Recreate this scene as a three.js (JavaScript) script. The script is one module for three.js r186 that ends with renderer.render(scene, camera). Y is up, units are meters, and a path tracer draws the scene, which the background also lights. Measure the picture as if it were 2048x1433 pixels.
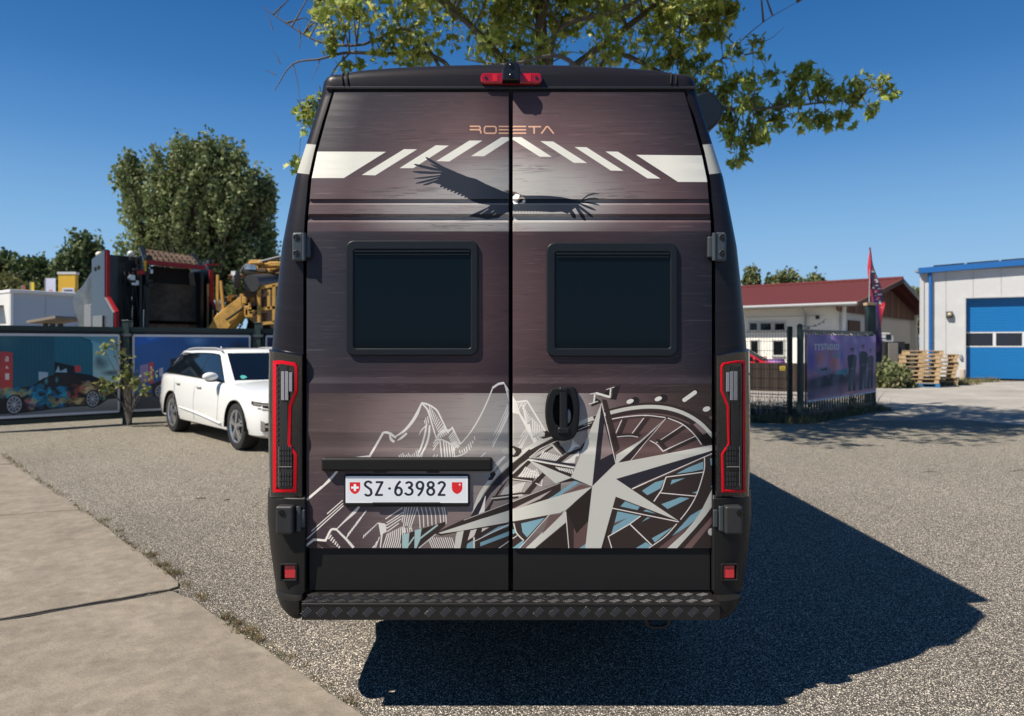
import * as THREE from 'three';
import { RoundedBoxGeometry } from 'three/addons/geometries/RoundedBoxGeometry.js';
import { mergeGeometries, mergeVertices, toCreasedNormals } from 'three/addons/utils/BufferGeometryUtils.js';
import { Brush, Evaluator, SUBTRACTION } from 'three-bvh-csg';

// ---------------------------------------------------------------- camera, sky, sun, exposure
const scene = new THREE.Scene();
const F = 1400, EYE = 1.53, HORIZON = 690;
const camera = new THREE.PerspectiveCamera(2 * Math.atan(716.5 / F) * 180 / Math.PI, 1024 / 716, 0.05, 900);
camera.position.set(0, EYE, 0);
camera.setViewOffset(2048, 1433, 0, 26.5, 2048, 1433);
camera.focus = 2.95; camera.userData.fStop = 3.2;
const EXPOSURE = 1.6;
const SUN = new THREE.Vector3(-0.70, 1, 0.33).normalize();
{
  const W = 512, H = 256, data = new Float32Array(W * H * 4);
  // a clear late-summer sky, pale at the horizon and deep blue above
  const stops = [[-90, .10, .095, .085], [-1, .16, .20, .24], [0, .40, .60, .81], [5, .32, .54, .80], [9, .225, .455, .75], [15, .10, .285, .61], [20, .048, .19, .48], [26, .026, .135, .385], [45, .014, .08, .25], [90, .010, .05, .17]];
  for (let r = 0; r < H; r++) {
    const el = ((r + .5) / H - .5) * 180;
    let k = 0; while (k < stops.length - 2 && el > stops[k + 1][0]) k++;
    let t = THREE.MathUtils.clamp((el - stops[k][0]) / (stops[k + 1][0] - stops[k][0]), 0, 1);
    for (let c = 0; c < W; c++) {
      const o = (r * W + c) * 4;
      for (let i = 0; i < 3; i++) data[o + i] = (stops[k][i + 1] * (1 - t) + stops[k + 1][i + 1] * t) / EXPOSURE;
      data[o + 3] = 1;
    }
  }
  const sky = new THREE.DataTexture(data, W, H, THREE.RGBAFormat, THREE.FloatType);
  sky.mapping = THREE.EquirectangularReflectionMapping; sky.magFilter = THREE.LinearFilter; sky.minFilter = THREE.LinearFilter; sky.needsUpdate = true;
  scene.background = sky; scene.environment = sky;
}
const sun = new THREE.DirectionalLight(new THREE.Color(1, .93, .82), 4.6);
sun.position.copy(SUN).multiplyScalar(60).add(new THREE.Vector3(0, 0, -12)); sun.target.position.set(0, 0, -12);
sun.castShadow = true; sun.shadow.mapSize.set(4096, 4096);
Object.assign(sun.shadow.camera, { left: -45, right: 45, top: 45, bottom: -45, near: 1, far: 160 });
scene.add(sun, sun.target);
const renderer = new THREE.WebGLRenderer({ antialias: true });
renderer.setSize(1024, 716);
renderer.toneMapping = THREE.LinearToneMapping; renderer.toneMappingExposure = EXPOSURE;
renderer.shadowMap.enabled = true;

// ---------------------------------------------------------------- helpers
const V = (x, y, z) => new THREE.Vector3(x, y, z);
function rng(seed) { let a = seed >>> 0; return () => { a = (a + 0x6d2b79f5) | 0; let t = Math.imul(a ^ (a >>> 15), 1 | a); t = (t + Math.imul(t ^ (t >>> 7), 61 | t)) ^ t; return ((t ^ (t >>> 14)) >>> 0) / 4294967296; }; }
const at = (px, py, Z) => V((px - 1024) / F * Z, EYE + (HORIZON - py) / F * Z, -Z);       // a sight line met at a depth
const yAt = (py, Z) => EYE + (HORIZON - py) / F * Z, xAt = (px, Z) => (px - 1024) / F * Z;
const gnd = (px, py) => { const Z = EYE * F / (py - HORIZON); return V((px - 1024) / F * Z, 0, -Z); };
const lerp = THREE.MathUtils.lerp, clamp = THREE.MathUtils.clamp;
function table(rows, x, col = 1) {                                                       // piecewise linear lookup
  if (x <= rows[0][0]) return rows[0][col];
  for (let i = 1; i < rows.length; i++) if (x <= rows[i][0]) return lerp(rows[i - 1][col], rows[i][col], (x - rows[i - 1][0]) / (rows[i][0] - rows[i - 1][0]));
  return rows[rows.length - 1][col];
}
const taken = {};
const numbered = (n) => { const k = taken[n] = (taken[n] ?? -1) + 1; return k ? n + '_' + String(k).padStart(3, '0') : n; };
function tag(o, label, category, group, kind) {
  if (label) o.userData.label = label; if (category) o.userData.category = category;
  if (group) o.userData.group = group; if (kind) o.userData.kind = kind; return o;
}
function thing(name, label, category, pos = V(0, 0, 0), turn = 0, group) {
  const o = new THREE.Group(); o.name = numbered(name); o.position.copy(pos); o.rotation.y = turn; scene.add(o);
  return tag(o, label, category, group);
}
function part(name, geo, mat, parent) {
  const m = new THREE.Mesh(Array.isArray(geo) ? join(geo) : geo, mat); m.name = parent === scene ? numbered(name) : name; m.castShadow = m.receiveShadow = true; parent.add(m); return m;
}
// parts whose geometry is given in the place's own metres and moved to the thing's base
function wpart(name, geo, mat, parent) {
  let g = Array.isArray(geo) ? join(geo) : geo; let root = parent; while (root.parent && root.parent !== scene) root = root.parent;
  g.translate(-root.position.x, -root.position.y, -root.position.z); return part(name, g, mat, parent);
}
function join(list) {
  const out = list.map((g) => { g = g.index ? g.toNonIndexed() : g; const keep = new THREE.BufferGeometry(); for (const k of ['position', 'normal', 'uv']) if (g.attributes[k]) keep.setAttribute(k, g.attributes[k]); if (!keep.attributes.normal) keep.computeVertexNormals(); if (!keep.attributes.uv) keep.setAttribute('uv', new THREE.BufferAttribute(new Float32Array(keep.attributes.position.count * 2), 2)); return keep; });
  return out.length === 1 ? out[0] : mergeGeometries(out);
}
const box = (w, h, d, x = 0, y = 0, z = 0) => new THREE.BoxGeometry(w, h, d).translate(x, y, z);
const rbox = (w, h, d, r, x = 0, y = 0, z = 0, seg = 2) => new RoundedBoxGeometry(w, h, d, seg, Math.min(r, w / 2.01, h / 2.01, d / 2.01)).translate(x, y, z);
function bar(a, b, r, r2 = r, seg = 8) {
  const d = b.clone().sub(a), g = new THREE.CylinderGeometry(r2, r, d.length(), seg);
  g.applyQuaternion(new THREE.Quaternion().setFromUnitVectors(V(0, 1, 0), d.clone().normalize())); const m = a.clone().add(b).multiplyScalar(.5); return g.translate(m.x, m.y, m.z);
}
function beam(a, b, w, h) {                                                              // rectangular bar, h measured upwards
  const d = b.clone().sub(a), L = d.length(); d.normalize(); let s = V(0, 1, 0).cross(d); if (s.length() < 1e-4) s = V(1, 0, 0); s.normalize(); const u = d.clone().cross(s);
  const g = new THREE.BoxGeometry(w, h, L), m = a.clone().add(b).multiplyScalar(.5);
  return g.applyMatrix4(new THREE.Matrix4().makeBasis(s, u, d).setPosition(m));
}
const tube = (pts, r, seg = 20, rad = 6) => new THREE.TubeGeometry(new THREE.CatmullRomCurve3(pts), seg, r, rad);
function taper(pts, radii, seg = 6) { const gs = []; for (let i = 0; i < pts.length - 1; i++) gs.push(bar(pts[i], pts[i + 1], radii[i], radii[i + 1], seg)); return join(gs); }
function grid(fn, nu, nv, uvFn) {
  const p = [], t = [], ix = [];
  for (let j = 0; j <= nv; j++) for (let i = 0; i <= nu; i++) { const q = fn(i / nu, j / nv, i, j); p.push(q[0], q[1], q[2]); t.push(...(uvFn ? uvFn(q, i / nu, j / nv) : [i / nu, j / nv])); }
  for (let j = 0; j < nv; j++) for (let i = 0; i < nu; i++) { const a = j * (nu + 1) + i, b = a + 1, c = a + nu + 1, d = c + 1; ix.push(a, b, d, a, d, c); }
  const g = new THREE.BufferGeometry(); g.setAttribute('position', new THREE.Float32BufferAttribute(p, 3)); g.setAttribute('uv', new THREE.Float32BufferAttribute(t, 2)); g.setIndex(ix); g.computeVertexNormals(); return g;
}
function shapeOf(pts) { const s = new THREE.Shape(); pts.forEach((p, i) => i ? s.lineTo(p[0], p[1]) : s.moveTo(p[0], p[1])); s.closePath(); return s; }
function rrect(x0, y0, x1, y1, r) { const s = new THREE.Shape(); s.moveTo(x0 + r, y0); s.lineTo(x1 - r, y0); s.quadraticCurveTo(x1, y0, x1, y0 + r); s.lineTo(x1, y1 - r); s.quadraticCurveTo(x1, y1, x1 - r, y1); s.lineTo(x0 + r, y1); s.quadraticCurveTo(x0, y1, x0, y1 - r); s.lineTo(x0, y0 + r); s.quadraticCurveTo(x0, y0, x0 + r, y0); return s; }
const extrude = (shape, depth, bevel = 0, seg = 2, curve = 8) => new THREE.ExtrudeGeometry(shape, { depth: depth - 2 * bevel, bevelEnabled: bevel > 0, bevelSize: bevel, bevelThickness: bevel, bevelOffset: -bevel, bevelSegments: seg, curveSegments: curve }).translate(0, 0, bevel);
const canvasOf = (w, h) => { const c = document.createElement('canvas'); c.width = w; c.height = h; return [c, c.getContext('2d')]; };
function texOf(c, srgb = true, repeat = false) { const t = new THREE.CanvasTexture(c); if (srgb) t.colorSpace = THREE.SRGBColorSpace; if (repeat) t.wrapS = t.wrapT = THREE.RepeatWrapping; t.magFilter = THREE.LinearFilter; return t; }
const mat = (color, roughness = .7, metalness = 0, extra = {}) => new THREE.MeshPhysicalMaterial({ color: Array.isArray(color) ? new THREE.Color().setRGB(...color) : new THREE.Color(color), roughness, metalness, side: THREE.DoubleSide, ...extra });
// value noise with a period, for textures
function noise2(seed, P) {
  const r = rng(seed), g = new Float32Array(P * P); for (let i = 0; i < P * P; i++) g[i] = r();
  return (x, y) => { const xi = Math.floor(x), yi = Math.floor(y); let fx = x - xi, fy = y - yi; fx = fx * fx * (3 - 2 * fx); fy = fy * fy * (3 - 2 * fy); const m = (a) => ((a % P) + P) % P, a = m(xi), b = m(xi + 1), c = m(yi) * P, d = m(yi + 1) * P; return lerp(lerp(g[a + c], g[b + c], fx), lerp(g[a + d], g[b + d], fx), fy); };
}
function grainTexture(w, h, seed, base, amp, cells, stretch = 1) {                         // mottled colour map, tileable
  const data = new Uint8Array(w * h * 4), ns = cells.map((c, i) => noise2(seed + i, c));
  const r = rng(seed + 99);
  for (let y = 0; y < h; y++) for (let x = 0; x < w; x++) {
    let v = 0, tot = 0; cells.forEach((c, i) => { const k = 1 / (i * .6 + 1); v += (ns[i](x / w * c, y / h * c) - .5) * k; tot += k; }); v = v / tot * 2 + (r() - .5) * .35;
    const o = (y * w + x) * 4; for (let i = 0; i < 3; i++) data[o + i] = clamp(base[i] * (1 + amp * v), 0, 255); data[o + 3] = 255;
  }
  const t = new THREE.DataTexture(data, w, h); t.colorSpace = THREE.SRGBColorSpace; t.wrapS = t.wrapT = THREE.RepeatWrapping; t.magFilter = THREE.LinearFilter; t.needsUpdate = true; return t;
}

// ---------------------------------------------------------------- common materials
const M = {
  plastic: mat([.012, .0112, .0105], .5, 0, { specularIntensity: .55 }), blackGloss: mat([.006, .006, .007], .12), rubber: mat([.012, .012, .012], .85), gap: mat([.003, .003, .003], .9),
  hinge: mat([.055, .066, .073], .4, .2), darkMetal: mat([.03, .03, .032], .45, .4), chrome: mat([.6, .6, .6], .18, 1), alloy: mat([.55, .56, .58], .3, .9), glassDark: mat([.004, .006, .009], .05),
  greenPaint: mat([.012, .028, .024], .45), white: mat([.78, .78, .76], .55), redPaint: mat([.45, .008, .016], .4), wood: mat([.42, .29, .16], .8), grey: mat([.3, .31, .32], .6),
  lensRed: mat([.58, .003, .012], .22, 0, { specularIntensity: .5 }), bark: mat([.10, .08, .06], .9), twig: mat([.13, .11, .09], .9), concrete: null,
};
// ---------------------------------------------------------------- the print on the van's rear doors
const VX = (1018.5 - 1024) / F * 2.95;                                                     // the van's middle
const DOORZ = [[170, 3.038], [180, 3.035], [300, 3.000], [398, 2.972], [401, 2.980], [406, 2.980], [410, 2.968], [428, 2.963], [434, 2.976], [439, 2.977], [445, 2.960], [470, 2.957], [752, 2.958], [757, 2.957], [768, 2.950], [866, 2.9485], [886, 2.9535], [897, 2.9535], [908, 2.950], [1097, 2.950], [1110, 2.950]];
const doorZ = (py) => table(DOORZ, py);
const DX0 = -.90, DW = 1.78, DY0 = .62, DH = 2.06, CW = 1770, CH = 2048;
const onDoor = (px, py) => { const Z = doorZ(py); return [(xAt(px, Z) - DX0) / DW * CW, (DY0 + DH - yAt(py, Z)) / DH * CH]; };
const [doorCanvas, dc] = canvasOf(CW, CH);
const PXC = CW / DW / 474.6;                                                               // canvas pixels in one photo pixel
function smooth(pts, n = 6) { const c = new THREE.CatmullRomCurve3(pts.map((p) => V(p[0], p[1], 0)), false, 'centripetal'); return c.getPoints((pts.length - 1) * n).map((p) => [p.x, p.y]); }
function pen(ox, oy, s, fat = 1) {
  const P = (p) => onDoor(ox + p[0] / s, oy + p[1] / s);
  const path = (pts, close) => { dc.beginPath(); pts.forEach((p, i) => { const q = P(p); i ? dc.lineTo(q[0], q[1]) : dc.moveTo(q[0], q[1]); }); if (close) dc.closePath(); };
  return {
    poly(color, ...pts) { dc.fillStyle = color; path(pts, true); dc.fill(); },
    line(color, w, ...pts) { dc.strokeStyle = color; dc.lineWidth = (color === '#ece7de' ? fat : 1) * w / s * PXC; dc.lineCap = 'butt'; dc.lineJoin = 'miter'; path(pts); dc.stroke(); },
    rline(color, w, ...pts) { dc.strokeStyle = color; dc.lineWidth = w / s * PXC; dc.lineCap = 'round'; dc.lineJoin = 'round'; path(pts); dc.stroke(); },
    curve(color, w, ...pts) { this.line(color, w, ...smooth(pts)); },
    brush(color, pts, w) {                                                                 // a stroke whose width changes along it
      const q = smooth(pts, 5), L = [], R = [];
      q.forEach((p, i) => { const a = q[Math.max(0, i - 1)], b = q[Math.min(q.length - 1, i + 1)], dx = b[0] - a[0], dy = b[1] - a[1], l = Math.hypot(dx, dy) || 1, t = i / (q.length - 1) * (w.length - 1), k = Math.min(w.length - 2, Math.floor(t)), h = fat * lerp(w[k], w[k + 1], t - k) / 2; L.push([p[0] - dy / l * h, p[1] + dx / l * h]); R.unshift([p[0] + dy / l * h, p[1] - dx / l * h]); });
      this.poly(color, ...L, ...R);
    },
    feather(color, tip, base, w, bend = 0) {
      const dx = base[0] - tip[0], dy = base[1] - tip[1], l = Math.hypot(dx, dy), nx = -dy / l, ny = dx / l, mid = (t, o) => [tip[0] + dx * t + nx * (o + bend * t * (1 - t) * 4), tip[1] + dy * t + ny * (o + bend * t * (1 - t) * 4)];
      this.poly(color, tip, mid(.06, w * .28), mid(.25, w * .5), mid(.6, w * .5), mid(1, w * .35), mid(1, -w * .35), mid(.6, -w * .5), mid(.25, -w * .5), mid(.06, -w * .28));
    },
    dot(color, c, rx, ry, rot = 0) { const q = P(c); dc.fillStyle = color; dc.beginPath(); dc.ellipse(q[0], q[1], rx / s * PXC, ry / s * PXC, rot, 0, Math.PI * 2); dc.fill(); },
  };
}
{
  const G = pen(0, 0, 1), r = rng(5);
  dc.fillStyle = '#433639'; dc.fillRect(0, 0, CW, CH);
  const wash = (px, py, rx, ry, color, y0 = 0, y1 = 1433, a = 1) => {                      // soft sprayed patch, cut off at two heights
    dc.save(); const A = onDoor(0, y0)[1], B = onDoor(0, y1)[1]; dc.beginPath(); dc.rect(0, A, CW, B - A); dc.clip();
    const c = onDoor(px, py); dc.translate(c[0], c[1]); dc.scale(rx * PXC, ry * PXC); const g = dc.createRadialGradient(0, 0, 0, 0, 0, 1);
    const rgb = color.match(/\w\w/g).map((h) => parseInt(h, 16)).join(','); g.addColorStop(0, `rgba(${rgb},${a})`); g.addColorStop(.45, `rgba(${rgb},${a * .82})`); g.addColorStop(.75, `rgba(${rgb},${a * .3})`); g.addColorStop(1, `rgba(${rgb},0)`); dc.fillStyle = g; dc.fillRect(-1, -1, 2, 2); dc.restore();
  };
  wash(640, 250, 330, 300, '#35333a'); wash(1400, 260, 280, 220, '#2f2a30'); wash(640, 600, 300, 250, '#33333c'); wash(1420, 600, 260, 240, '#2b2a34'); wash(1010, 610, 200, 160, '#584346', 463, 787, .8);
  wash(1030, 300, 420, 150, '#755d5e', 180, 463, .85); wash(740, 410, 260, 120, '#6a5557', 180, 463, .8); wash(1290, 410, 220, 110, '#6a5557', 180, 463, .8);
  wash(1015, 395, 330, 140, '#a3a09d', 180, 463); wash(1060, 400, 200, 110, '#b6b4ae', 180, 463, .75); wash(890, 430, 220, 60, '#a19d9a', 240, 463, .8);
  wash(660, 900, 300, 220, '#4a3f3e', 787, 1110); wash(700, 1010, 260, 140, '#51434a', 787, 1110, .6); wash(900, 860, 330, 170, '#86716e', 787, 1110); wash(1020, 900, 330, 260, '#a39a94', 787, 1110); wash(1080, 850, 190, 130, '#bdb9b2', 787, 1110, .9); wash(890, 1050, 240, 130, '#8a7a76', 787, 1110, .8); wash(1330, 880, 210, 220, '#6b5554', 787, 1110, .9);
  wash(1430, 800, 180, 140, '#3f3530', 770, 1110, .9);
  // brushed streaks
  for (let i = 0; i < 5200; i++) {
    const px = 600 + r() * 840, py = 175 + r() * 930, L = 10 + r() * r() * 110, dark = r() < .5, a = .03 + r() * r() * .13;
    dc.fillStyle = dark ? `rgba(28,22,24,${a})` : `rgba(${r() < .3 ? '200,190,188' : '150,112,112'},${a})`;
    const q = onDoor(px, py); dc.beginPath(); dc.ellipse(q[0], q[1], L * PXC / 2, (.4 + r() * 1.1) * PXC / 1.2, (r() - .5) * .03, 0, 7); dc.fill();
  }
  for (let i = 0; i < 46; i++) { const px = 620 + r() * 800, py = 200 + r() * 600, n = 8 + r() * 14, c = r() < .5 ? '26,24,30' : '122,92,94'; for (let k = 0; k < n; k++) { const q = onDoor(px + (r() - .5) * 90, py + (r() - .5) * 22); dc.fillStyle = `rgba(${c},${.1 + r() * .14})`; dc.beginPath(); dc.ellipse(q[0], q[1], (8 + r() * 40) * PXC / 2, (.6 + r() * 1.6) * PXC / 2, -.02, 0, 7); dc.fill(); } }
  for (let i = 0; i < 60; i++) { const px = 900 + r() * 500, py = 640 + r() * 140, a = -.15 - r() * .3, L = 10 + r() * 50; G.line(`rgba(190,170,170,${.05 + r() * .13})`, .7, [px, py], [px + L * Math.cos(a), py + L * Math.sin(a)]); }
  // stripes across the top
  const T = pen(520, 0, 2.986), U = pen(1000, 0, 2.56), E = pen(800, 240, 4.876), cream = '#e6e4d8';
  T.poly(cream, [280, 905], [752, 907], [500, 1064], [280, 1064]); T.poly(cream, [860, 891], [938, 892], [688, 1048], [607, 1046]); T.poly(cream, [1050, 868], [1128, 870], [915, 1005], [832, 1005]); T.poly(cream, [1250, 840], [1328, 840], [1130, 965], [1052, 963]);
  E.poly(cream, [692, 353], [990, 168], [1183, 168], [1480, 360], [1362, 358], [1085, 183], [820, 355]);
  U.poly(cream, [207, 723], [272, 725], [446, 835], [378, 834]); U.poly(cream, [382, 753], [443, 754], [633, 875], [568, 874]); U.poly(cream, [540, 776], [604, 777], [822, 915], [755, 914]); U.poly(cream, [697, 793], [1110, 797], [1110, 933], [912, 932]);
  // word mark
  const cu = '#e3b08f';
  E.line(cu, 15, [680, 62], [772, 62], [782, 74], [782, 84], [772, 95], [680, 95]); E.line(cu, 15, [755, 95], [775, 97], [788, 110], [788, 132]);
  E.line(cu, 14, [835, 64], [925, 64], [937, 76], [937, 118], [925, 130], [835, 130], [823, 118], [823, 76], [835, 64], [840, 64]);
  for (const y of [64, 96, 129]) { E.line(cu, 14, [962, y], [1078, y]); E.line(cu, 14, [1100, y], [1230, y]); }
  E.line(cu, 14, [1250, 66], [1376, 66]); E.line(cu, 15, [1308, 66], [1308, 134]); E.line(cu, 15, [1378, 134], [1428, 66], [1444, 66], [1500, 134]);
  // bird
  const bk = '#2a303b';
  E.poly(bk, [440, 462], [560, 515], [660, 555], [740, 575], [830, 622], [1000, 695], [1075, 715], [1150, 730], [1230, 738], [1380, 738], [1470, 742], [1560, 750], [1680, 775], [1770, 785], [1740, 840], [1690, 870], [1635, 917], [1580, 895], [1480, 900], [1330, 890], [1200, 888], [1100, 888], [1040, 905], [985, 935], [960, 957], [850, 970], [780, 955], [668, 942], [760, 895], [850, 855], [880, 833], [790, 820], [740, 806], [700, 790], [660, 762], [610, 728], [560, 705], [490, 680], [420, 652], [395, 632], [350, 620], [315, 612], [380, 570], [400, 520]);
  for (let x = 400; x < 800; x += 34) E.feather(bk, [x - 12, 655 + (x - 400) * .43], [x + 60, 615 + (x - 400) * .42], 22);
  for (let x = 1120; x < 1620; x += 30) E.feather(bk, [x + 8, 896], [x - 8, 850], 24);
  for (const [a, b, w] of [[[247, 362], [455, 482], 26], [[295, 430], [450, 492], 17], [[132, 431], [435, 497], 27], [[118, 504], [435, 515], 25], [[132, 571], [420, 538], 17], [[148, 620], [400, 556], 21], [[220, 637], [395, 577], 20]]) E.feather(bk, a, b, w, w * .25);
  for (const [a, b, w, c] of [[[1942, 722], [1770, 786], 15, 26], [[1948, 772], [1770, 792], 15, 14], [[1950, 834], [1765, 800], 17, 6], [[1915, 884], [1740, 812], 22, 0], [[1886, 952], [1720, 826], 27, 0], [[1812, 987], [1712, 836], 34, 0], [[1712, 962], [1655, 872], 38, 0]]) E.feather(bk, a, b, w, c);
  E.poly('#5a4a4b', [1010, 692], [1060, 686], [1130, 705], [1190, 733], [1226, 772], [1180, 770], [1130, 726], [1080, 716]);
  E.poly('#f1efec', [1098, 748], [1130, 720], [1168, 728], [1162, 765], [1140, 792], [1152, 816], [1112, 822], [1097, 792]); E.poly('#94897d', [1160, 762], [1200, 752], [1226, 782], [1222, 812], [1180, 817], [1150, 805], [1146, 784]); E.poly('#241f20', [1168, 772], [1196, 768], [1208, 784], [1186, 800], [1166, 806], [1150, 800]); E.poly('#efebe6', [1196, 782], [1214, 778], [1222, 800], [1206, 810], [1190, 804]); E.poly('#1b1a1c', [1180, 784], [1200, 780], [1190, 792]);
  for (const [a, b] of [[[780, 922], [862, 868]], [[905, 932], [936, 914]], [[888, 902], [916, 884]]]) E.line('#b3b0ab', 5, a, b);
  // mountains in pen strokes
  const wh = '#ece7de', Lp = pen(600, 760, 7.959, 1.35), Mp = pen(780, 760, 6.827, 1.4), Np = pen(600, 930, 6.827, 1.3), Hp = pen(1020, 770, 7.541, 1.2);
  Lp.line(wh, 26, [1100, 1230], [1325, 840]); Lp.brush(wh, [[1325, 840], [1400, 845], [1460, 882], [1530, 922]], [24, 30, 30, 26]); Lp.brush(wh, [[1425, 880], [1450, 950], [1500, 990]], [16, 34, 30]); Lp.brush(wh, [[1550, 968], [1620, 920], [1700, 850]], [10, 30, 26]); Lp.poly(wh, [830, 1236], [1085, 1205], [1112, 1225], [1105, 1236]);
  Mp.brush(wh, [[70, 778], [190, 700], [300, 575], [370, 460], [430, 320]], [12, 24, 30, 30, 14]); Mp.brush(wh, [[0, 735], [80, 790]], [30, 14]);
  Mp.brush(wh, [[425, 315], [500, 332], [590, 378], [640, 420], [705, 545], [795, 725]], [16, 20, 18, 18, 16, 14]); Mp.brush(wh, [[440, 330], [505, 400], [560, 560], [630, 800]], [16, 18, 14, 12]);
  for (let i = 0; i < 12; i++) { const t = i / 11, a = [lerp(540, 775, t), lerp(350, 690, t)], L = lerp(110, 60, t); Mp.line(wh, 9, a, [a[0] - lerp(6, 95, t), a[1] + L * (1 + t * .3)]); }
  for (let i = 0; i < 7; i++) Mp.line(wh, 11, [lerp(700, 610, i / 6) + 30, 640 + i * 22], [lerp(800, 640, i / 6), 740 + i * 14]);
  for (let i = 0; i < 6; i++) Mp.line(wh, 10, [640 + i * 24, 770 - i * 14], [700 + i * 22, 690 - i * 2]);
  Mp.line(wh, 16, [780, 728], [850, 655], [965, 885]); for (let i = 0; i < 8; i++) Mp.line(wh, 10, [800 + i * 10, 790 + i * 22], [870 + i * 11, 705 + i * 24]);
  for (const [a, b, c] of [[680, 705, 820], [730, 752, 838], [765, 787, 850], [800, 825, 860], [832, 860, 880], [862, 886, 930]]) Mp.line(wh, 13, [a, c], [b, 1056]); Mp.line(wh, 14, [610, 826], [700, 816], [795, 856], [842, 884], [885, 965]);
  for (let i = 0; i < 6; i++) Mp.line(wh, 9, [845 + i * 14, 885 + i * 10], [900 + i * 10, 845 + i * 12]);
  Mp.brush(wh, [[500, 600], [472, 760], [425, 920], [368, 1056]], [14, 18, 18, 10]); Mp.brush(wh, [[540, 620], [528, 770], [480, 920], [400, 1056]], [16, 22, 20, 12]); Mp.line(wh, 9, [470, 925], [430, 1056]); Mp.brush(wh, [[500, 620], [430, 690], [395, 755]], [14, 9, 5]);
  for (const l of [[470, 550, 478, 600], [486, 520, 500, 600], [512, 500, 526, 595], [590, 870, 640, 815], [588, 915, 650, 840], [585, 965, 665, 850], [1240, 1052, 1305, 1000], [1150, 770, 1160, 822], [1122, 832, 1138, 874], [1095, 850, 1112, 925], [1068, 875, 1090, 960], [1040, 910, 1055, 980], [1010, 940, 1022, 985], [980, 960, 990, 1000], [945, 965, 960, 1010], [590, 1055, 610, 1018], [630, 1052, 652, 1020]]) Mp.line(wh, 9, [l[0], l[1]], [l[2], l[3]]);
  Mp.brush(wh, [[870, 1052], [970, 1030], [1050, 985]], [8, 12, 8]); for (let i = 0; i < 11; i++) Mp.line(wh, 9, [120 + i * 26, 1030 - (i % 3) * 14 - (i > 8 ? 60 : 0)], [135 + i * 26, 1056]);
  Mp.brush(wh, [[960, 885], [1100, 715], [1230, 500], [1330, 290], [1405, 105]], [9, 12, 14, 14, 12]); Mp.line(wh, 22, [1400, 110], [1480, 58], [1555, 44]); Mp.line(wh, 12, [1552, 42], [1650, 195]); Mp.poly(wh, [1558, 60], [1600, 130], [1650, 200], [1655, 390], [1620, 300], [1590, 180]); Mp.poly('#2e2728', [1602, 140], [1616, 165], [1612, 185]);
  for (const [a, b, c, d, w] of [[1615, 330, 1410, 772, 8], [1628, 360, 1400, 870, 10], [1648, 390, 1400, 922, 16]]) Mp.brush(wh, [[a, b], [(a + c) / 2 + 8, (b + d) / 2], [c, d]], [w * 1.3, w, w * .6]);
  Mp.brush(wh, [[1570, 1045], [1500, 1130], [1415, 1235]], [22, 10, 8]); Mp.line(wh, 7, [1560, 1045], [1425, 1160]); Mp.line(wh, 7, [1545, 1060], [1420, 1200]);
  Hp.poly(wh, [0, 110], [60, 200], [95, 246], [250, 228], [262, 250], [230, 262], [110, 270], [118, 330], [150, 420], [240, 560], [255, 640], [140, 450], [40, 420], [0, 420]);
  Hp.line(wh, 20, [255, 240], [535, 705]); Hp.brush(wh, [[145, 445], [250, 640], [378, 900]], [18, 26, 16]); Hp.poly(wh, [250, 600], [300, 590], [345, 800], [378, 800], [420, 890], [365, 890]);
  for (let i = 0; i < 5; i++) Hp.line(wh, 10, [140 + i * 28, 268], [105 + i * 26, 340 + (i % 2) * 30]); for (let i = 0; i < 7; i++) Hp.line(wh, 10, [190 + i * 22, 300 + i * 34], [215 + i * 6, 440 + i * 22], [232 + i * 8, 520 + i * 26]);
  for (let i = 0; i < 7; i++) Hp.line(wh, 12, [335 + i * 28, 500 + i * 26], [348 + i * 24, 780 - i * 14]); Hp.line(wh, 10, [380, 790], [430, 885]); Hp.line(wh, 10, [405, 770], [470, 860]); Hp.line(wh, 10, [430, 770], [520, 720]);
  for (const [a, b, c, d] of [[250, 655, 160, 785], [262, 685, 128, 892], [276, 708, 142, 952], [290, 725, 165, 955]]) Hp.line(wh, 8, [a, b], [c, d]);
  Np.brush(wh, [[90, 480], [300, 302]], [26, 26]); Np.brush(wh, [[295, 310], [400, 210], [510, 85]], [20, 30, 22]); Np.line(wh, 11, [368, 672], [582, 486]); Np.line(wh, 10, [155, 908], [585, 528]); Np.line(wh, 11, [88, 1018], [592, 558]);
  Np.line(wh, 24, [80, 1108], [190, 1022], [345, 1036], [392, 945]); Np.brush(wh, [[385, 955], [430, 885], [500, 884]], [26, 22, 26]); Np.brush(wh, [[490, 880], [560, 950], [640, 1030], [730, 1135]], [18, 22, 26, 30]); Np.brush(wh, [[495, 885], [600, 780], [740, 650], [810, 570]], [8, 18, 34, 20]); Np.line(wh, 14, [190, 1030], [310, 1135]); Np.poly('#352c2a', [190, 1045], [330, 1050], [420, 1135], [300, 1135]);
  for (let i = 0; i < 6; i++) Np.line(wh, 14, [428 + i * 22, 960 + i * 30], [388 + i * 28, 1015 + i * 26]);
  for (let i = 0; i < 11; i++) { const x = 632 + i * 24, y = 1010 - i * 34; Np.line(wh, 12 + (i > 4 && i < 8 ? 6 : 0), [x, y], [x + 34, y - 85 + i * 4]); } for (let i = 0; i < 9; i++) Np.line(wh, 10, [862 + i * 23, 1005 - i * 24], [874 + i * 24, 955 - i * 20]);
  for (let i = 0; i < 6; i++) Np.line(wh, 12, [1075 + i * 16, 790 + i * 3], [1105 + i * 14, 960 - i * 8]); Np.line(wh, 12, [1070, 800], [1180, 830]); Np.line(wh, 12, [1100, 880], [1190, 860]); Np.brush(wh, [[1080, 800], [1115, 900], [1110, 1010], [1095, 1135]], [16, 24, 16, 12]);
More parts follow.
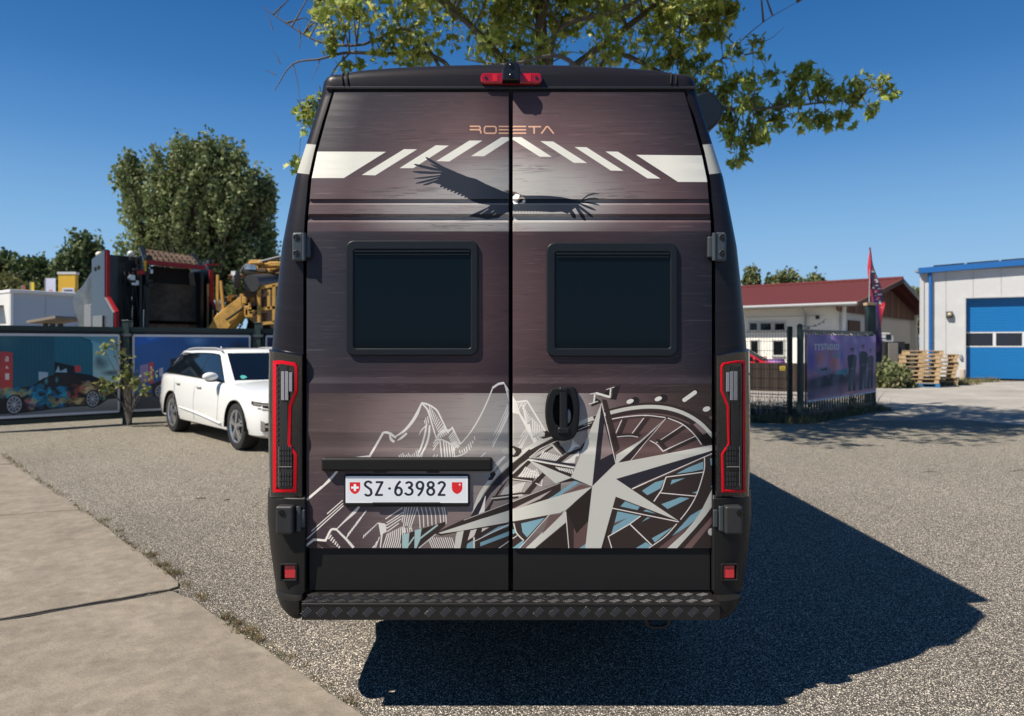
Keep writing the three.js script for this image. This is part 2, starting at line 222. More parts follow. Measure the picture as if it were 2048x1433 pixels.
  for (const [a, b, c, d] of [[1165, 742, 1400, 586], [1180, 795, 1410, 648], [1178, 830, 1400, 690], [1182, 872, 1385, 738], [1188, 915, 1350, 800]]) Np.line(wh, 11, [a, b], [c, d]);
  for (const [a, b, c, d] of [[1430, 580, 1392, 785], [1452, 580, 1412, 835], [1485, 580, 1440, 835], [1525, 580, 1462, 840], [1565, 580, 1485, 855], [1603, 580, 1500, 885]]) Np.line(wh, 10, [a, b], [c, d]);
  for (const [a, b, c] of [[1595, 1640, 870], [1655, 1690, 855], [1712, 1748, 842], [1768, 1802, 830], [1828, 1856, 812], [1885, 1920, 795], [1938, 1962, 780], [1965, 1996, 805]]) Np.curve(wh, 10, [a, 580], [(a + c * 0 + b) / 2 + 8, 690], [b, c]);
  for (let i = 0; i < 10; i++) { const x = 1130 + i * 29; Np.curve(wh, 11, [x + 62 - i * 4, 940 - i * 12], [x + 34, 1030 - i * 4], [x, 1135]); } for (let i = 0; i < 3; i++) Np.line(wh, 10, [1085 - i * 34, 985 + i * 60], [1030 - i * 22, 1135]); for (let i = 0; i < 5; i++) Np.line(wh, 10, [1400 + i * 30, 860], [1412 + i * 30, 930]);
  // compass
  const dk = '#3a302d', nv = '#2f2c35', lg = '#cfcdc2', bl = '#7fa6b3', bw = '#6d5654', C = pen(1000, 700, 3.3333), W = pen(840, 930, 7.314), R = pen(1180, 760, 7.165), S = pen(1150, 920, 7.062);
  // right hand ground inside the dial
  R.poly('#66504d', [250, 560], [600, 480], [1000, 510], [1350, 640], [1560, 860], [1780, 950], [1780, 1433], [380, 1433], [370, 1190], [300, 900]);
  S.poly(dk, [560, 280], [1000, 120], [1500, 0], [1960, -60], [1960, 1260], [-20, 1260], [-20, 560], [240, 380]);
  // rings: shade first, then the pale band
  const ring = [[944, 1040], [953, 1010], [961, 990], [980, 963], [1004, 938], [1030, 917], [1057, 898], [1086, 881], [1120, 864], [1160, 847], [1200, 832], [1230, 823.5], [1265, 816.5], [1305, 814], [1340, 818], [1372, 829], [1402, 848], [1430, 878]];
  G.curve(dk, 5, ...ring.slice(10).map((p) => [p[0] + 3, p[1] - 6])); R.poly(dk, [1100, 350], [1400, 420], [1770, 560], [1770, 660], [1500, 480], [1250, 390]); R.poly('#7e6a66', [1700, 540], [1770, 510], [1770, 590]);
  G.curve(dk, 10, ...ring.slice(0, 11).map((p) => [p[0] + 9, p[1] + 7])); G.curve(dk, 8, ...ring.slice(10).map((p) => [p[0] - 1, p[1] + 9]));
  G.curve(bw, 3.4, ...ring.slice(10).map((p) => [p[0] - 2, p[1] + 14.5])); G.curve(dk, 6, ...ring.slice(10).map((p) => [p[0] - 3, p[1] + 19]));
  R.poly(dk, [1380, 540], [1560, 640], [1700, 820], [1770, 940], [1770, 880], [1660, 960], [1560, 860]); R.poly('#8a7572', [1480, 640], [1540, 610], [1680, 760], [1620, 785]); R.poly('#241f1e', [1580, 790], [1700, 775], [1770, 880], [1770, 935], [1600, 930]);
  G.curve(lg, 8.2, ...ring.slice(0, 11)); G.curve(lg, 7.4, ...ring.slice(10));
  // dial, upper left
  W.poly(nv, [735, 760], [845, 570], [1010, 350], [1330, 40], [1500, -140], [1600, -230], [1640, -180], [1330, 130], [1040, 420], [840, 745]);
  W.poly(dk, [930, 700], [1180, 330], [1500, -10], [1620, -30], [1340, 190], [1280, 235], [1080, 530], [1010, 680]); for (let i = 0; i < 8; i++) W.line(wh, 12, [850 + i * 12, 745 - i * 3], [900 + i * 8, 640 - i * 26]);
  W.poly('#a8a099', [1100, 540], [1510, 470], [1640, 260], [1330, 240]); for (let i = 0; i < 12; i++) W.line(wh, 11, [1180 + i * 26, 460 - i * 6], [1250 + i * 26, 330 - i * 7]); for (let i = 0; i < 11; i++) W.line(wh, 13, [1440 + i * 26, 150 - i * 9], [1470 + i * 28, 175]);
  W.line(dk, 34, [1060, 480], [1520, 420]); W.line(lg, 18, [1045, 496], [1500, 440]); W.line(dk, 30, [1090, 520], [1440, 475]); W.poly('#3a302d', [1300, 175], [1680, 195], [1650, 262], [1300, 225]); W.line(lg, 17, [1290, 200], [1640, 245]); W.poly(dk, [1500, 440], [1660, 250], [1790, 120], [1838, 152], [1610, 430]); W.line(wh, 14, [1790, 200], [1775, 310], [1690, 270]);
  Hp.poly(dk, [10, 1210], [250, 1012], [600, 832], [730, 840], [450, 962], [270, 1122], [10, 1300]); Hp.poly(dk, [20, 1400], [60, 1330], [280, 1132], [320, 1170], [110, 1385]); Hp.line(lg, 17, [10, 1370], [275, 1125]); Hp.line(lg, 15, [290, 1100], [460, 965], [720, 842]); Hp.poly(dk, [380, 1100], [640, 925], [655, 952], [440, 1085]);
  Hp.poly('#a39c94', [420, 1090], [650, 960], [790, 1070], [690, 1160]); for (let i = 0; i < 9; i++) Hp.line(wh, 15, [450 + i * 30, 1100 + i * 6], [510 + i * 30, 1010 + i * 8]);
  Hp.poly(dk, [640, 885], [730, 850], [852, 1022], [795, 1062]); Hp.line(lg, 12, [612, 895], [790, 1075]); Hp.poly('#9d978f', [740, 900], [960, 840], [880, 1010]); for (let i = 0; i < 5; i++) Hp.curve(wh, 13, [955 + i * 24, 835 + i * 22], [930 + i * 14, 930], [870 + i * 10, 1020]);
  Hp.poly(dk, [670, 1165], [850, 1035], [1060, 952], [1125, 860], [1130, 930], [1060, 1000], [900, 1065], [770, 1172]); for (let i = 0; i < 7; i++) Hp.curve(wh, 16, [1040, 1010 + i * 10], [960 + i * 5, 1080], [810 + i * 26, 1180]);
  Hp.poly(nv, [280, 1108], [420, 1115], [990, 1200], [982, 1232], [600, 1170]); Hp.line(wh, 19, [275, 1132], [975, 1254]); Hp.poly(dk, [330, 1150], [700, 1220], [968, 1262], [960, 1275], [680, 1240], [930, 1345], [915, 1395]); for (let i = 0; i < 7; i++) Hp.line(wh, 12, [690 + i * 40, 1240 + i * 6], [760 + i * 32, 1290 + i * 10]);
  for (let i = 0; i < 8; i++) Hp.line(wh, 15, [140 + i * 42, 1390 + i * 4], [240 + i * 26, 1240 - i * 4 + i * 16]); Hp.poly(dk, [380, 1433], [490, 1325], [540, 1365], [480, 1433]);
  Hp.poly(dk, [1010, 690], [1290, 560], [1250, 480], [1300, 460], [1290, 520], [1220, 660], [1010, 715]); Hp.poly(lg, [1030, 590], [1250, 475], [1225, 530], [1040, 600]); Hp.line(lg, 12, [1030, 684], [1200, 608]); Hp.line(lg, 10, [1110, 610], [1240, 570]);
  Hp.poly('#342b2a', [465, 790], [530, 780], [500, 712], [560, 690], [640, 780], [500, 818]); Hp.dot(lg, [480, 745], 50, 30, -.3);
  // inner thin rings and spokes, upper right
  for (const [a, b, c, d] of [[470, 540, 345, 820], [800, 512, 580, 800], [1340, 645, 950, 905], [1520, 805, 1050, 1025]]) { R.line('#3a302e', 62, [a + 50, b + 8], [c + 62, d]); R.line('#ece2dd', 12, [a, b], [c, d]); }
  R.poly('#3d3330', [345, 830], [690, 825], [760, 790], [640, 770], [440, 775]); R.poly(dk, [940, 850], [1010, 860], [1120, 980], [1060, 1010]);
  R.curve('#4a3c39', 26, [280, 590], [480, 558], [800, 535], [1080, 562]);
  R.curve('#efe8e2', 13, [270, 572], [480, 535], [800, 511], [1080, 541]); R.curve('#efe8e2', 14, [1115, 548], [1330, 640], [1500, 790], [1600, 930]); R.curve('#efe8e2', 13, [345, 822], [580, 806], [690, 822]); R.curve('#efe8e2', 14, [860, 870], [960, 930], [1050, 1028]);
  // lower right: shards, thin lines, outer band
  S.poly('#6b5350', [-20, 1260], [-20, 950], [205, 700], [150, 1260]); S.poly('#725a57', [790, 355], [1200, 150], [1480, 40], [1720, 0], [1500, 110], [830, 392]);
  for (const p of [[[1430, 200], [1600, 110], [1815, 25], [1815, 135], [1640, 172]], [[945, 440], [1130, 320], [1265, 280], [1210, 405], [1025, 503]], [[1370, 285], [1560, 258], [1350, 352]], [[1220, 628], [1490, 530], [1622, 543], [1310, 697]], [[1650, 472], [1750, 435], [1730, 476]], [[1840, 405], [1945, 358], [1945, 385], [1850, 420]], [[640, 660], [710, 588], [915, 665], [885, 713]], [[960, 725], [1010, 705], [1150, 765]], [[600, 730], [930, 795], [770, 912], [510, 1062], [560, 890]], [[940, 882], [1020, 815], [1065, 820]], [[1085, 1110], [1380, 950], [1330, 1005], [1130, 1172]], [[860, 1250], [1000, 1165], [1075, 1210], [1040, 1250]], [[1370, 1082], [1630, 790], [1800, 690], [1750, 805], [1610, 930]], [[1910, -20], [1945, -20], [1945, 82], [1920, 80]], [[-20, 380], [75, 310], [20, 302], [-20, 330]], [[40, 1250], [150, 1185], [146, 1250]]]) S.poly(bl, ...p);
  S.poly('#6b5350', [560, 892], [742, 822], [548, 938]); S.poly('#7a605c', [1530, 1260], [1750, 1010], [1945, 790], [1945, 890], [1640, 1260]); S.poly(dk, [1640, 1260], [1945, 960], [1945, 1260]);
  S.poly(dk, [1945, 330], [1790, 700], [1560, 1000], [1320, 1250], [1180, 1250], [1500, 960], [1720, 620], [1850, 330]);
  S.poly('#6b5350', [1180, 1250], [1500, 1000], [1620, 935], [1560, 1000], [1320, 1250]);
  for (const p of [[[1370, 1082], [1630, 790], [1800, 690], [1750, 805], [1610, 930]]]) S.poly(bl, ...p);
  S.poly(lg, [1955, 380], [1955, 640], [1840, 800], [1700, 970], [1440, 1255], [1300, 1255], [1550, 1025], [1700, 850], [1800, 690]);
  const tl = '#ece4dc'; S.line(tl, 15, [805, 416], [1735, -2]); S.curve(tl, 15, [1830, -40], [1830, 120], [1795, 265], [1710, 515], [1600, 705], [1490, 848]); S.line(tl, 14, [1285, 246], [1818, 175]); S.line(tl, 16, [1288, 244], [1230, 420], [1115, 590]); S.line(tl, 14, [1195, 468], [1712, 516]); S.curve(tl, 14, [1440, 905], [1280, 1080], [1045, 1250]); S.line(tl, 17, [780, 915], [1085, 1208]); S.line(tl, 14, [930, 795], [770, 912], [470, 1086], [520, 1250]); S.dot(lg, [1925, 1020], 46, 52);
  // lower left of the dial
  W.poly(dk, [230, 1005], [270, 975], [640, 800], [1300, 560], [2060, 250], [2060, 700], [1900, 735], [1460, 1240], [580, 1240], [640, 970], [300, 1040]);
  W.poly(lg, [500, 1230], [520, 1060], [540, 985], [640, 965], [588, 1230]); W.line('#ded6cc', 9, [640, 812], [1310, 560], [2060, 262]); W.poly('#b9aca6', [920, 790], [1340, 655], [1700, 480], [1930, 372], [1760, 500], [1540, 600], [1340, 668]); W.poly(bl, [1870, 500], [2060, 400], [2060, 455]);
  W.poly(bl, [1478, 860], [1830, 775], [1565, 1065], [1500, 990]); W.poly(bl, [890, 1062], [1150, 905], [1340, 865], [1330, 890]); W.poly(bl, [880, 1140], [1400, 935], [1400, 1002], [880, 1196]); W.poly(bl, [1340, 1230], [1500, 1110], [1525, 1130], [1450, 1230]); W.poly(bl, [675, 1230], [690, 1160], [780, 1105], [795, 1230]);
  W.poly('#d8d0c8', [695, 1110], [740, 962], [832, 940], [790, 1050]); W.poly('#d8d0c8', [898, 988], [910, 928], [1015, 918]); W.line(lg, 26, [790, 1060], [790, 1230]); W.line('#e4dcd6', 12, [800, 1120], [1310, 868]); W.line('#e4dcd6', 12, [1150, 1225], [1425, 1035]); W.curve(lg, 20, [1370, 858], [1405, 985], [1455, 1050], [1520, 1112]); W.line('#e4dcd6', 12, [1450, 1230], [1895, 728]);
  for (let i = 0; i < 12; i++) W.line(wh, 12, [110 + i * 32, 1060 + (i % 2) * 6], [180 + i * 30, 1220]);
  // W
  Np.poly(dk, [1378, 962], [1990, 778], [1978, 838], [1615, 1140], [1378, 1140]); Np.poly('#a9c4c2', [1392, 958], [1494, 928], [1474, 1140], [1392, 1140]); Np.poly('#a9c4c2', [1565, 895], [1662, 872], [1640, 1000], [1655, 995], [1590, 1140], [1560, 1140]); Np.line('#a9c4c2', 24, [1880, 822], [1640, 1006]); Np.line('#a9c4c2', 20, [1560, 985], [1450, 1140]); Np.line('#cfcdc6', 14, [1850, 950], [1620, 1140]);
  // star
  C.poly('#2f2724', [615, 910], [772, 757], [775, 862], [1195, 1143], [775, 980], [690, 1330], [560, 1330], [440, 1075]);
  C.poly('#68504d', [415, 1330], [600, 1130], [570, 1330]); C.poly(bl, [520, 1330], [575, 1292], [572, 1330]); C.poly(bl, [330, 992], [500, 875], [530, 880], [380, 985]); C.poly('#705854', [345, 1000], [540, 900], [600, 912], [380, 975]);
  C.poly(dk, [680, 330], [712, 335], [800, 660], [765, 690]); C.poly('#2f2a33', [678, 365], [772, 757], [615, 912], [640, 640]); C.poly('#8f7d79', [695, 490], [670, 733], [752, 690]);
  C.poly(lg, [677, 352], [655, 540], [615, 912], [475, 852], [560, 640]); C.line('#ece6da', 5, [678, 358], [772, 757]);
  C.poly(lg, [1110, 452], [960, 600], [800, 752], [772, 757], [775, 700], [930, 610]); C.poly('#352c2d', [1108, 460], [960, 600], [790, 752], [870, 735], [1000, 580]); C.line('#ece2dd', 4, [1108, 455], [872, 738]);
  C.poly(lg, [190, 735], [478, 852], [372, 893]); C.poly('#2c2724', [478, 855], [612, 912], [500, 874], [372, 893]);
  C.poly(lg, [615, 910], [772, 757], [1430, 632], [1430, 668], [775, 862], [1195, 1143], [772, 980], [674, 1330], [568, 1330]);
  C.poly(nv, [1430, 668], [1430, 690], [880, 922], [775, 862]); C.poly('#6f5854', [900, 905], [1250, 770], [1330, 740], [1010, 880]); C.line(tl, 6, [885, 925], [1430, 665 + 20]);
  S.line(tl, 15, [528, 686], [1470, 878]);
  W.poly(lg, [268, 998], [900, 792], [1340, 662], [2060, 446], [2060, 702], [1340, 836], [620, 965], [300, 1012]); C.poly(lg, [395, 972], [615, 914], [435, 1072], [395, 1087]);
  C.poly(lg, [435, 1072], [165, 1330], [225, 1330], [440, 1150]); C.line('#e8e0d8', 6, [438, 1080], [460, 1330]); C.poly('#3a302d', [442, 1080], [492, 1170], [492, 1330], [462, 1330]); C.poly('#2f2724', [440, 1155], [455, 1330], [230, 1330]);
  C.poly('#705a57', [280, 1330 - 100], [420, 1092], [330, 1105]);
  // N and the hour marks
  R.poly('#2b2524', [340, 108], [440, 72], [376, 290], [255, 272], [312, 252]); R.poly('#2b2524', [80, 260], [150, 300], [160, 330], [20, 388], [20, 356], [70, 330]); R.poly('#2b2524', [120, 240], [300, 130], [280, 240]); R.line(cream, 24, [68, 205], [56, 335]); R.line(cream, 34, [85, 192], [290, 250]); R.line(cream, 22, [298, 128], [284, 262]); R.line(cream, 10, [232, 142], [352, 104]); R.line(cream, 12, [0, 206], [110, 184]); R.line(cream, 12, [-20, 350], [118, 308]);
  for (const [x, y] of [[575, 310], [980, 273]]) { R.dot('#2d2726', [x + 72, y - 5], 66, 58, -.4); R.dot(cream, [x, y], 54, 31, -.35); } R.rline('#2d2726', 70, [1362, 278], [1520, 168]); R.rline(cream, 60, [1354, 290], [1506, 182]); R.dot(cream, [1672, 420], 56, 36, -.3);
  Mp.poly(dk, [1600, 930], [1690, 905], [1790, 945], [1800, 985], [1750, 1045], [1690, 1060], [1560, 1010], [1690, 1030], [1720, 985], [1690, 935]); Mp.dot('#bdb9b0', [1620, 978], 92, 48, .05);
  W.poly('#2d2828', [1030, 120], [1090, 100], [1110, 140], [1060, 220], [1000, 230], [1000, 200]); W.dot('#8b9399', [980, 160], 50, 40, 0);
}
const doorTex = texOf(doorCanvas);
const wrapMat = mat([.96, .95, .95], .46, 0, { map: doorTex, specularIntensity: .42 });
// side and pillar wrap: dark streaks and the pale band; u runs 0..1 over 6 m, v over 3 m of height
const bodyTex = (() => {
  const [c, x] = canvasOf(1536, 1536), r = rng(8); x.fillStyle = '#1e1b20'; x.fillRect(0, 0, 1536, 1536);
  for (let i = 0; i < 7000; i++) { x.fillStyle = r() < .55 ? `rgba(20,18,22,${r() * .16})` : `rgba(${r() < .5 ? '120,92,92' : '96,96,108'},${r() * .12})`; x.beginPath(); x.ellipse(r() * 1536, r() * 1536, 10 + r() * 60, .5 + r() * 1.4, (r() - .5) * .1, 0, 7); x.fill(); }
  x.fillStyle = '#bdbbb0'; const Y = (y) => (1 - y / 3) * 1536; x.fillRect(0, Y(2.378), 1536, Y(2.248) - Y(2.378));
  return texOf(c, true, true);
})();
const bodyMat = mat([.93, .93, .95], .4, 0, { map: bodyTex, specularIntensity: .5 });
// ---------------------------------------------------------------- the camper van
const van = thing('camper_van', 'dark brown camper van seen from behind, with bird and compass print on its rear doors', 'camper van', V(VX, 0, -6));
{
  const off = (o, Z) => o / F * Z;
  const XO = [[170, 374], [180, 377], [250, 397], [300, 412], [350, 428], [420, 442], [490, 456], [560, 464], [650, 473], [700, 477], [760, 480.5], [985, 481], [1050, 481], [1110, 477], [1160, 470], [1190, 465], [1245, 455]];
  const XI = [[170, 348], [180, 350], [240, 368], [303, 385], [360, 397], [440, 404], [500, 406.5], [1250, 407]];
  const wheelZ = [4.15, 8.25], wheelR = .35;
  const archY = (Z) => { let y = 0; for (const w of wheelZ) { const d = .43 ** 2 - (Z - w) ** 2; if (d > 0) y = Math.max(y, wheelR + Math.sqrt(d)); } return y; };
  // section round the body from bottom right over the roof to bottom left: [x at the door opening, x outside, y at the rear edge, y, Z at the rear edge]
  const half = [];
  for (let py = 1240; py >= 180; py -= py > 500 ? 20 : 8) { const zb = table([[170, 3.038], [300, 3.0], [470, 2.957], [1250, 2.955]], py); half.push([off(table(XI, py), zb) + .012, off(table(XO, py), zb + .095), yAt(py, 3.0), yAt(py, 3.0), zb]); }
  const roofZ = 3.03, ridge = yAt(172, roofZ), tail = [];
  for (const [o, py] of [[374, 166], [366, 156], [354, 150], [344, 149], [332, 149], [322, 146], [310, 142.5], [280, 138], [230, 134], [180, 131], [120, 128.5], [60, 127], [0, 126.5]]) tail.push([off(Math.min(o, 352), roofZ), off(o, 3.1), ridge, yAt(py, 3.1), roofZ]);
  const right = [...half, ...tail], ring = [...right.map((q) => q), ...right.slice(0, -1).reverse().map((q) => [-q[0], -q[1], q[2], q[3], q[4]])];
  const stations = []; for (let i = 0; i <= 10; i++) stations.push([Math.PI / 2 * i / 10, 0]);
  for (const Z of [3.25, 3.5, 3.7]) stations.push([Math.PI / 2, Z]); for (let i = 0; i <= 14; i++) stations.push([Math.PI / 2, 3.72 + .86 * i / 14]); for (const Z of [4.8, 5.6, 6.4, 7.2, 7.6]) stations.push([Math.PI / 2, Z]);
  const R = .125;
  const bodyGeo = grid((u, v, i, j) => {
    const q = ring[j], [th, Zf] = stations[i], s = Math.sin(th), Z = Zf || q[4] + R * (1 - Math.cos(th));
    const x = lerp(q[0], q[1], Math.pow(s, .85)) * (Zf > 3.4 ? 1.012 : 1); let y = lerp(q[2], q[3], q[2] === ridge ? Math.pow(s, .55) : s); const a = archY(Z); if (y < a && Math.abs(x) > .7) y = Math.min(a, 1.2);
    if (Zf && y < .39) y = .39; if (q[2] < .88 && Z < 3.6) { const k = clamp((3.6 - Z) / .2, 0, 1); return [x * (1 - .07 * k * s), y, -Z - .07 * k]; }
    return [x, y, -Z];
  }, stations.length - 1, ring.length - 1, (q) => [(-q[2] - 2.9 + (1.03 - Math.abs(q[0])) * .5) / 6, (q[1] + (q[2] > -3.2 ? -.24 * clamp((-q[2] - 2.96), 0, .2) - .1 * clamp(Math.abs(q[0]) - .82, 0, .2) : -.055)) / 3]);
  bodyGeo.translate(VX, 0, 0);
  wpart('body', toCreasedNormals(bodyGeo, .9), bodyMat, van);
  // opening behind the doors, the dark seal round them, floor
  wpart('door_seal', [extrude(shapeOf([...[...XI.map(([py]) => py)].filter((p) => p >= 172 && p < 1240).map((py) => [VX + off(table(XI, py) + 7, 3.02), yAt(py, 3.02)]), [VX + off(413, 3.02), yAt(1200, 3.02)], [VX - off(413, 3.02), yAt(1200, 3.02)], ...[...XI.map(([py]) => py)].filter((p) => p >= 172 && p < 1240).reverse().map((py) => [VX - off(table(XI, py) + 7, 3.02), yAt(py, 3.02)])]), .02).translate(0, 0, -3.06)], M.gap, van);
  wpart('underbody', [box(1.7, .16, 3.9, VX, .5, -6), box(1.5, .12, 1.0, VX, .52, -3.6), box(.16, .12, .9, VX - .42, .44, -4.1), box(1.55, .1, .1, VX, .35, -4.15), box(.9, .22, .5, VX + .2, .42, -5.4)], M.gap, van);
  // cab: one solid with a sloping bonnet and windscreen, then its glass
  const cab = extrude(shapeOf([[7.55, .42], [7.8, .42], [7.82, .72], [8.0, .80], [8.5, .80], [8.68, .72], [8.7, .42], [9.2, .36], [9.36, .55], [9.34, 1.02], [9.05, 1.22], [8.55, 1.32], [7.85, 2.28], [7.55, 2.62]]), 1.9, .1, 4).rotateY(Math.PI / 2).translate(VX - .95, 0, 0);
  wpart('cab', cab, bodyMat, van);
  wpart('windscreen', new THREE.PlaneGeometry(1.55, 1.12).rotateX(-.62).rotateY(Math.PI).translate(VX, 1.80, -8.22), M.glassDark, van);
  for (const s of [-1, 1]) wpart('side_window', extrude(shapeOf([[7.5, 1.35], [8.35, 1.35], [7.85, 1.98], [7.5, 1.98]]), .02).rotateY(Math.PI / 2).translate(VX + s * .97 - .01, 0, 0), M.glassDark, van);
  // wheels
  for (const w of wheelZ) for (const s of [-1, 1]) {
    const x = VX + s * .875, prof = [[.19, -.11], [.30, -.115], [.335, -.10], [.35, -.07], [.35, .07], [.335, .10], [.30, .115], [.19, .11]].map((p) => new THREE.Vector2(p[0], p[1]));
    const t = new THREE.LatheGeometry(prof, 40).rotateZ(Math.PI / 2).translate(x, wheelR, -w); const tyre = wpart('wheel', t, M.rubber, van);
    wpart('rim', [new THREE.LatheGeometry([[.05, .05], [.06, .075], [.12, .07], [.165, .03], [.19, .09], [.195, .1], [.19, -.1]].map((p) => new THREE.Vector2(p[0], p[1])), 32).rotateZ(-s * Math.PI / 2).translate(x, wheelR, -w)], M.alloy, tyre);
  }
  // roof edge rail, brake light, rear camera
  wpart('drip_rail', [rbox(off(743, 3.02), .015, .05, .005, VX + off(3, 3), yAt(173.5, 3.02), -3.054), box(off(716, 3.03), .016, .03, VX, yAt(179, 3.03), -3.060)], M.darkMetal, van);
  const lamp = wpart('brake_light', extrude(rrect(xAt(961, 3.02), yAt(168.5, 3.02), xAt(1084, 3.02), yAt(146.5, 3.02), .022), .07, .008, 3).translate(0, 0, -3.083), mat([.5, .004, .012], .08, 0, { clearcoat: 1, clearcoatRoughness: .04, transmission: .25, thickness: .02 }), van);
  for (const px of [972, 1073]) wpart('screw_hole', new THREE.CylinderGeometry(.006, .006, .004, 12).rotateX(Math.PI / 2).translate(xAt(px, 3.02), yAt(157, 3.02), -3.0125), M.gap, lamp);
  for (const [a, b] of [[985, 995], [1004.5, 1005.5], [1036, 1037], [1048, 1062]]) wpart('lens_rib', box(xAt(b, 3.02) - xAt(a, 3.02), .03, .004, xAt((a + b) / 2, 3.02), yAt(157, 3.02), -3.0135), mat([.7, .02, .03], .15), lamp);
  {
    const s = new THREE.Shape(), Z = 2.985, x0 = xAt(1004.5, Z), x1 = xAt(1040, Z), yb = yAt(162, Z), yt = yAt(124, Z), m = (x0 + x1) / 2, w = (x1 - x0) / 2; s.moveTo(x0, yb); s.lineTo(x1, yb); s.lineTo(x1, yt - w * 1.1); s.bezierCurveTo(x1, yt - .01, m + w * .75, yt, m, yt); s.bezierCurveTo(m - w * .75, yt, x0, yt - .01, x0, yt - w * 1.1);
    const cm = wpart('rear_camera', extrude(s, .10, .008, 3).translate(0, 0, -3.075), mat([.010, .010, .011], .28), van);
    for (const py of [132, 152]) wpart('camera_lens', new THREE.SphereGeometry(.0095, 16, 10).scale(1, 1, .5).translate(m, yAt(py, 2.98), -2.974), M.blackGloss, cm);
  }
  for (const o of [330, 320]) for (const s of [-1, 1]) { const top = yAt(table([[300, 141], [320, 145.5], [331, 148]], o), 3.1); wpart('roof_joint', tube([.1, .35, .6, .8, .92, 1].map((f) => { const sn = Math.pow(f, 1.82), Z = roofZ + R * (1 - Math.sqrt(1 - sn * sn)); return V(VX + s * off(o, 3.1) * lerp(.985, 1, f), lerp(ridge, top, f), -Z + .001); }), .0045, 14, 5), M.gap, van); }
  // awning housing along the right roof edge
  const aw = extrude(shapeOf(smooth([[xAt(1384, 3.3), yAt(196, 3.3)], [xAt(1402, 3.3), yAt(185, 3.3)], [xAt(1424, 3.3), yAt(183, 3.3)], [xAt(1437, 3.3), yAt(196, 3.3)], [xAt(1447, 3.3), yAt(214, 3.3)], [xAt(1446, 3.3), yAt(232, 3.3)], [xAt(1424, 3.3), yAt(257, 3.3)], [xAt(1412, 3.3), yAt(258, 3.3)], [xAt(1384, 3.3), yAt(196, 3.3)]], 4).slice(0, -1)), 4.2, .012, 3).translate(0, 0, -7.5);
  wpart('awning_case', aw, mat([.006, .009, .013], .4), van);
  // ---- rear doors
  const PY = []; for (let p = 181; p <= 1099; p += 4) PY.push(p); for (const [p] of DOORZ) if (p > 181 && p < 1099) PY.push(p, p + .01); PY.push(1099); PY.sort((a, b) => a - b);
  const doorSkin = (xl, xr, y0, y1, zf) => {                                             // xl, xr give photo columns of the two edges at a height
    const cols = [[0, .045], [0, .006], [.0025, .0015], [.006, 0], [.2, 0, 1], [.4, 0, 1], [.6, 0, 1], [.8, 0, 1], [-.006, 0], [-.0025, .0015], [0, .006, 2], [0, .045, 2]];
    const rows = [y0, ...PY.filter((p) => p > y0 && p < y1), y1];
    return grid((u, v, i, j) => {
      const edge = j === 0 || j === rows.length - 1, py = rows[j], Z = zf(py), c = cols[i], L = xl(py) / F * Z, Rr = xr(py) / F * Z;
      const x = c[2] === 1 ? lerp(L, Rr, c[0]) : (i < 6 ? L + c[0] : Rr + c[0]);
      return [x + VX, yAt(py, Z), -(Z + (edge ? Math.max(c[1], .012) : c[1]))];
    }, cols.length - 1, rows.length - 1, (q) => [(q[0] - DX0) / DW, (q[1] - DY0) / DH]);
  };
  const seamL = 1018 - 1018.5, seamR = 1025.5 - 1018.5;
  const doors = [];
  for (const s of [-1, 1]) {
    const xl = s < 0 ? (py) => -table(XI, py) : () => seamR, xr = s < 0 ? () => seamL : (py) => table(XI, py);
    const d = wpart('rear_door', toCreasedNormals(doorSkin(xl, xr, 181, 1097.5, doorZ), .5), wrapMat, van); doors.push(d);
    const zl = () => 2.944;
    wpart('lower_panel', toCreasedNormals(doorSkin(s < 0 ? () => -401.5 : () => seamR + .8, s < 0 ? () => seamL - 1.5 : () => 403, 1099, 1183, (py) => 2.942 + (py < 1103 ? (1103 - py) * .0018 : 0)), .5), M.plastic, d);
  }
  tag(doors[0], 'left rear door with the bird wing, mountains and number plate'); tag(doors[1], 'right rear door with the compass and the handle');
  // windows in the doors
  const glassMat = mat([.003, .0065, .010], .04, 0, { specularIntensity: .3 });
  for (const [k, o, g] of [[0, [690, 480, 956, 712], [706, 499, 941, 697]], [1, [1093.5, 484.5, 1357, 714], [1111, 504, 1342, 697]]]) {
    const Z = 2.935, b = ([a, t, c, d]) => [xAt(a, Z), yAt(d, Z), xAt(c, Z), yAt(t, Z)], O = b(o), I = b(g);
    const sh = rrect(...O, .04); sh.holes.push(rrect(...I, .012));
    const fr = wpart('window_frame', extrude(sh, .020, .006, 4).translate(0, 0, -2.966), mat([.009, .012, .016], .45, 0, { specularIntensity: .6 }), doors[k]);
    wpart('pane', new THREE.PlaneGeometry(I[2] - I[0], I[3] - I[1]).translate((I[0] + I[2]) / 2, (I[1] + I[3]) / 2, -2.951), glassMat, fr);
    wpart('blind_rail', [rbox(I[2] - I[0] - .006, .010, .008, .003, (I[0] + I[2]) / 2, I[3] - .006, -2.9475), rbox(I[2] - I[0] - .01, .006, .008, .002, (I[0] + I[2]) / 2, I[3] - .020, -2.949)], M.blackGloss, fr);
  }
  // seam strip between the doors
  wpart('door_gap', [box(.034, yAt(181, 3.0) - yAt(1182, 2.98), .01, VX + off(3.2, 2.97), (yAt(181, 3.0) + yAt(1182, 2.98)) / 2, -3.052)], M.gap, van);
  // grip bar over the plate, the plate
  const Zb = 2.93;
  wpart('grip_bar', [rbox(xAt(985, Zb) - xAt(642, Zb), .058, .05, .012, xAt(813.5, Zb), yAt(930, Zb), -2.951, 3)], M.plastic, doors[0]);
  const [pc, px] = canvasOf(1024, 256);
  px.fillStyle = '#eceef0'; px.fillRect(0, 0, 1024, 256); px.strokeStyle = '#f8f8f8'; px.lineWidth = 10; px.strokeRect(8, 8, 1008, 240);
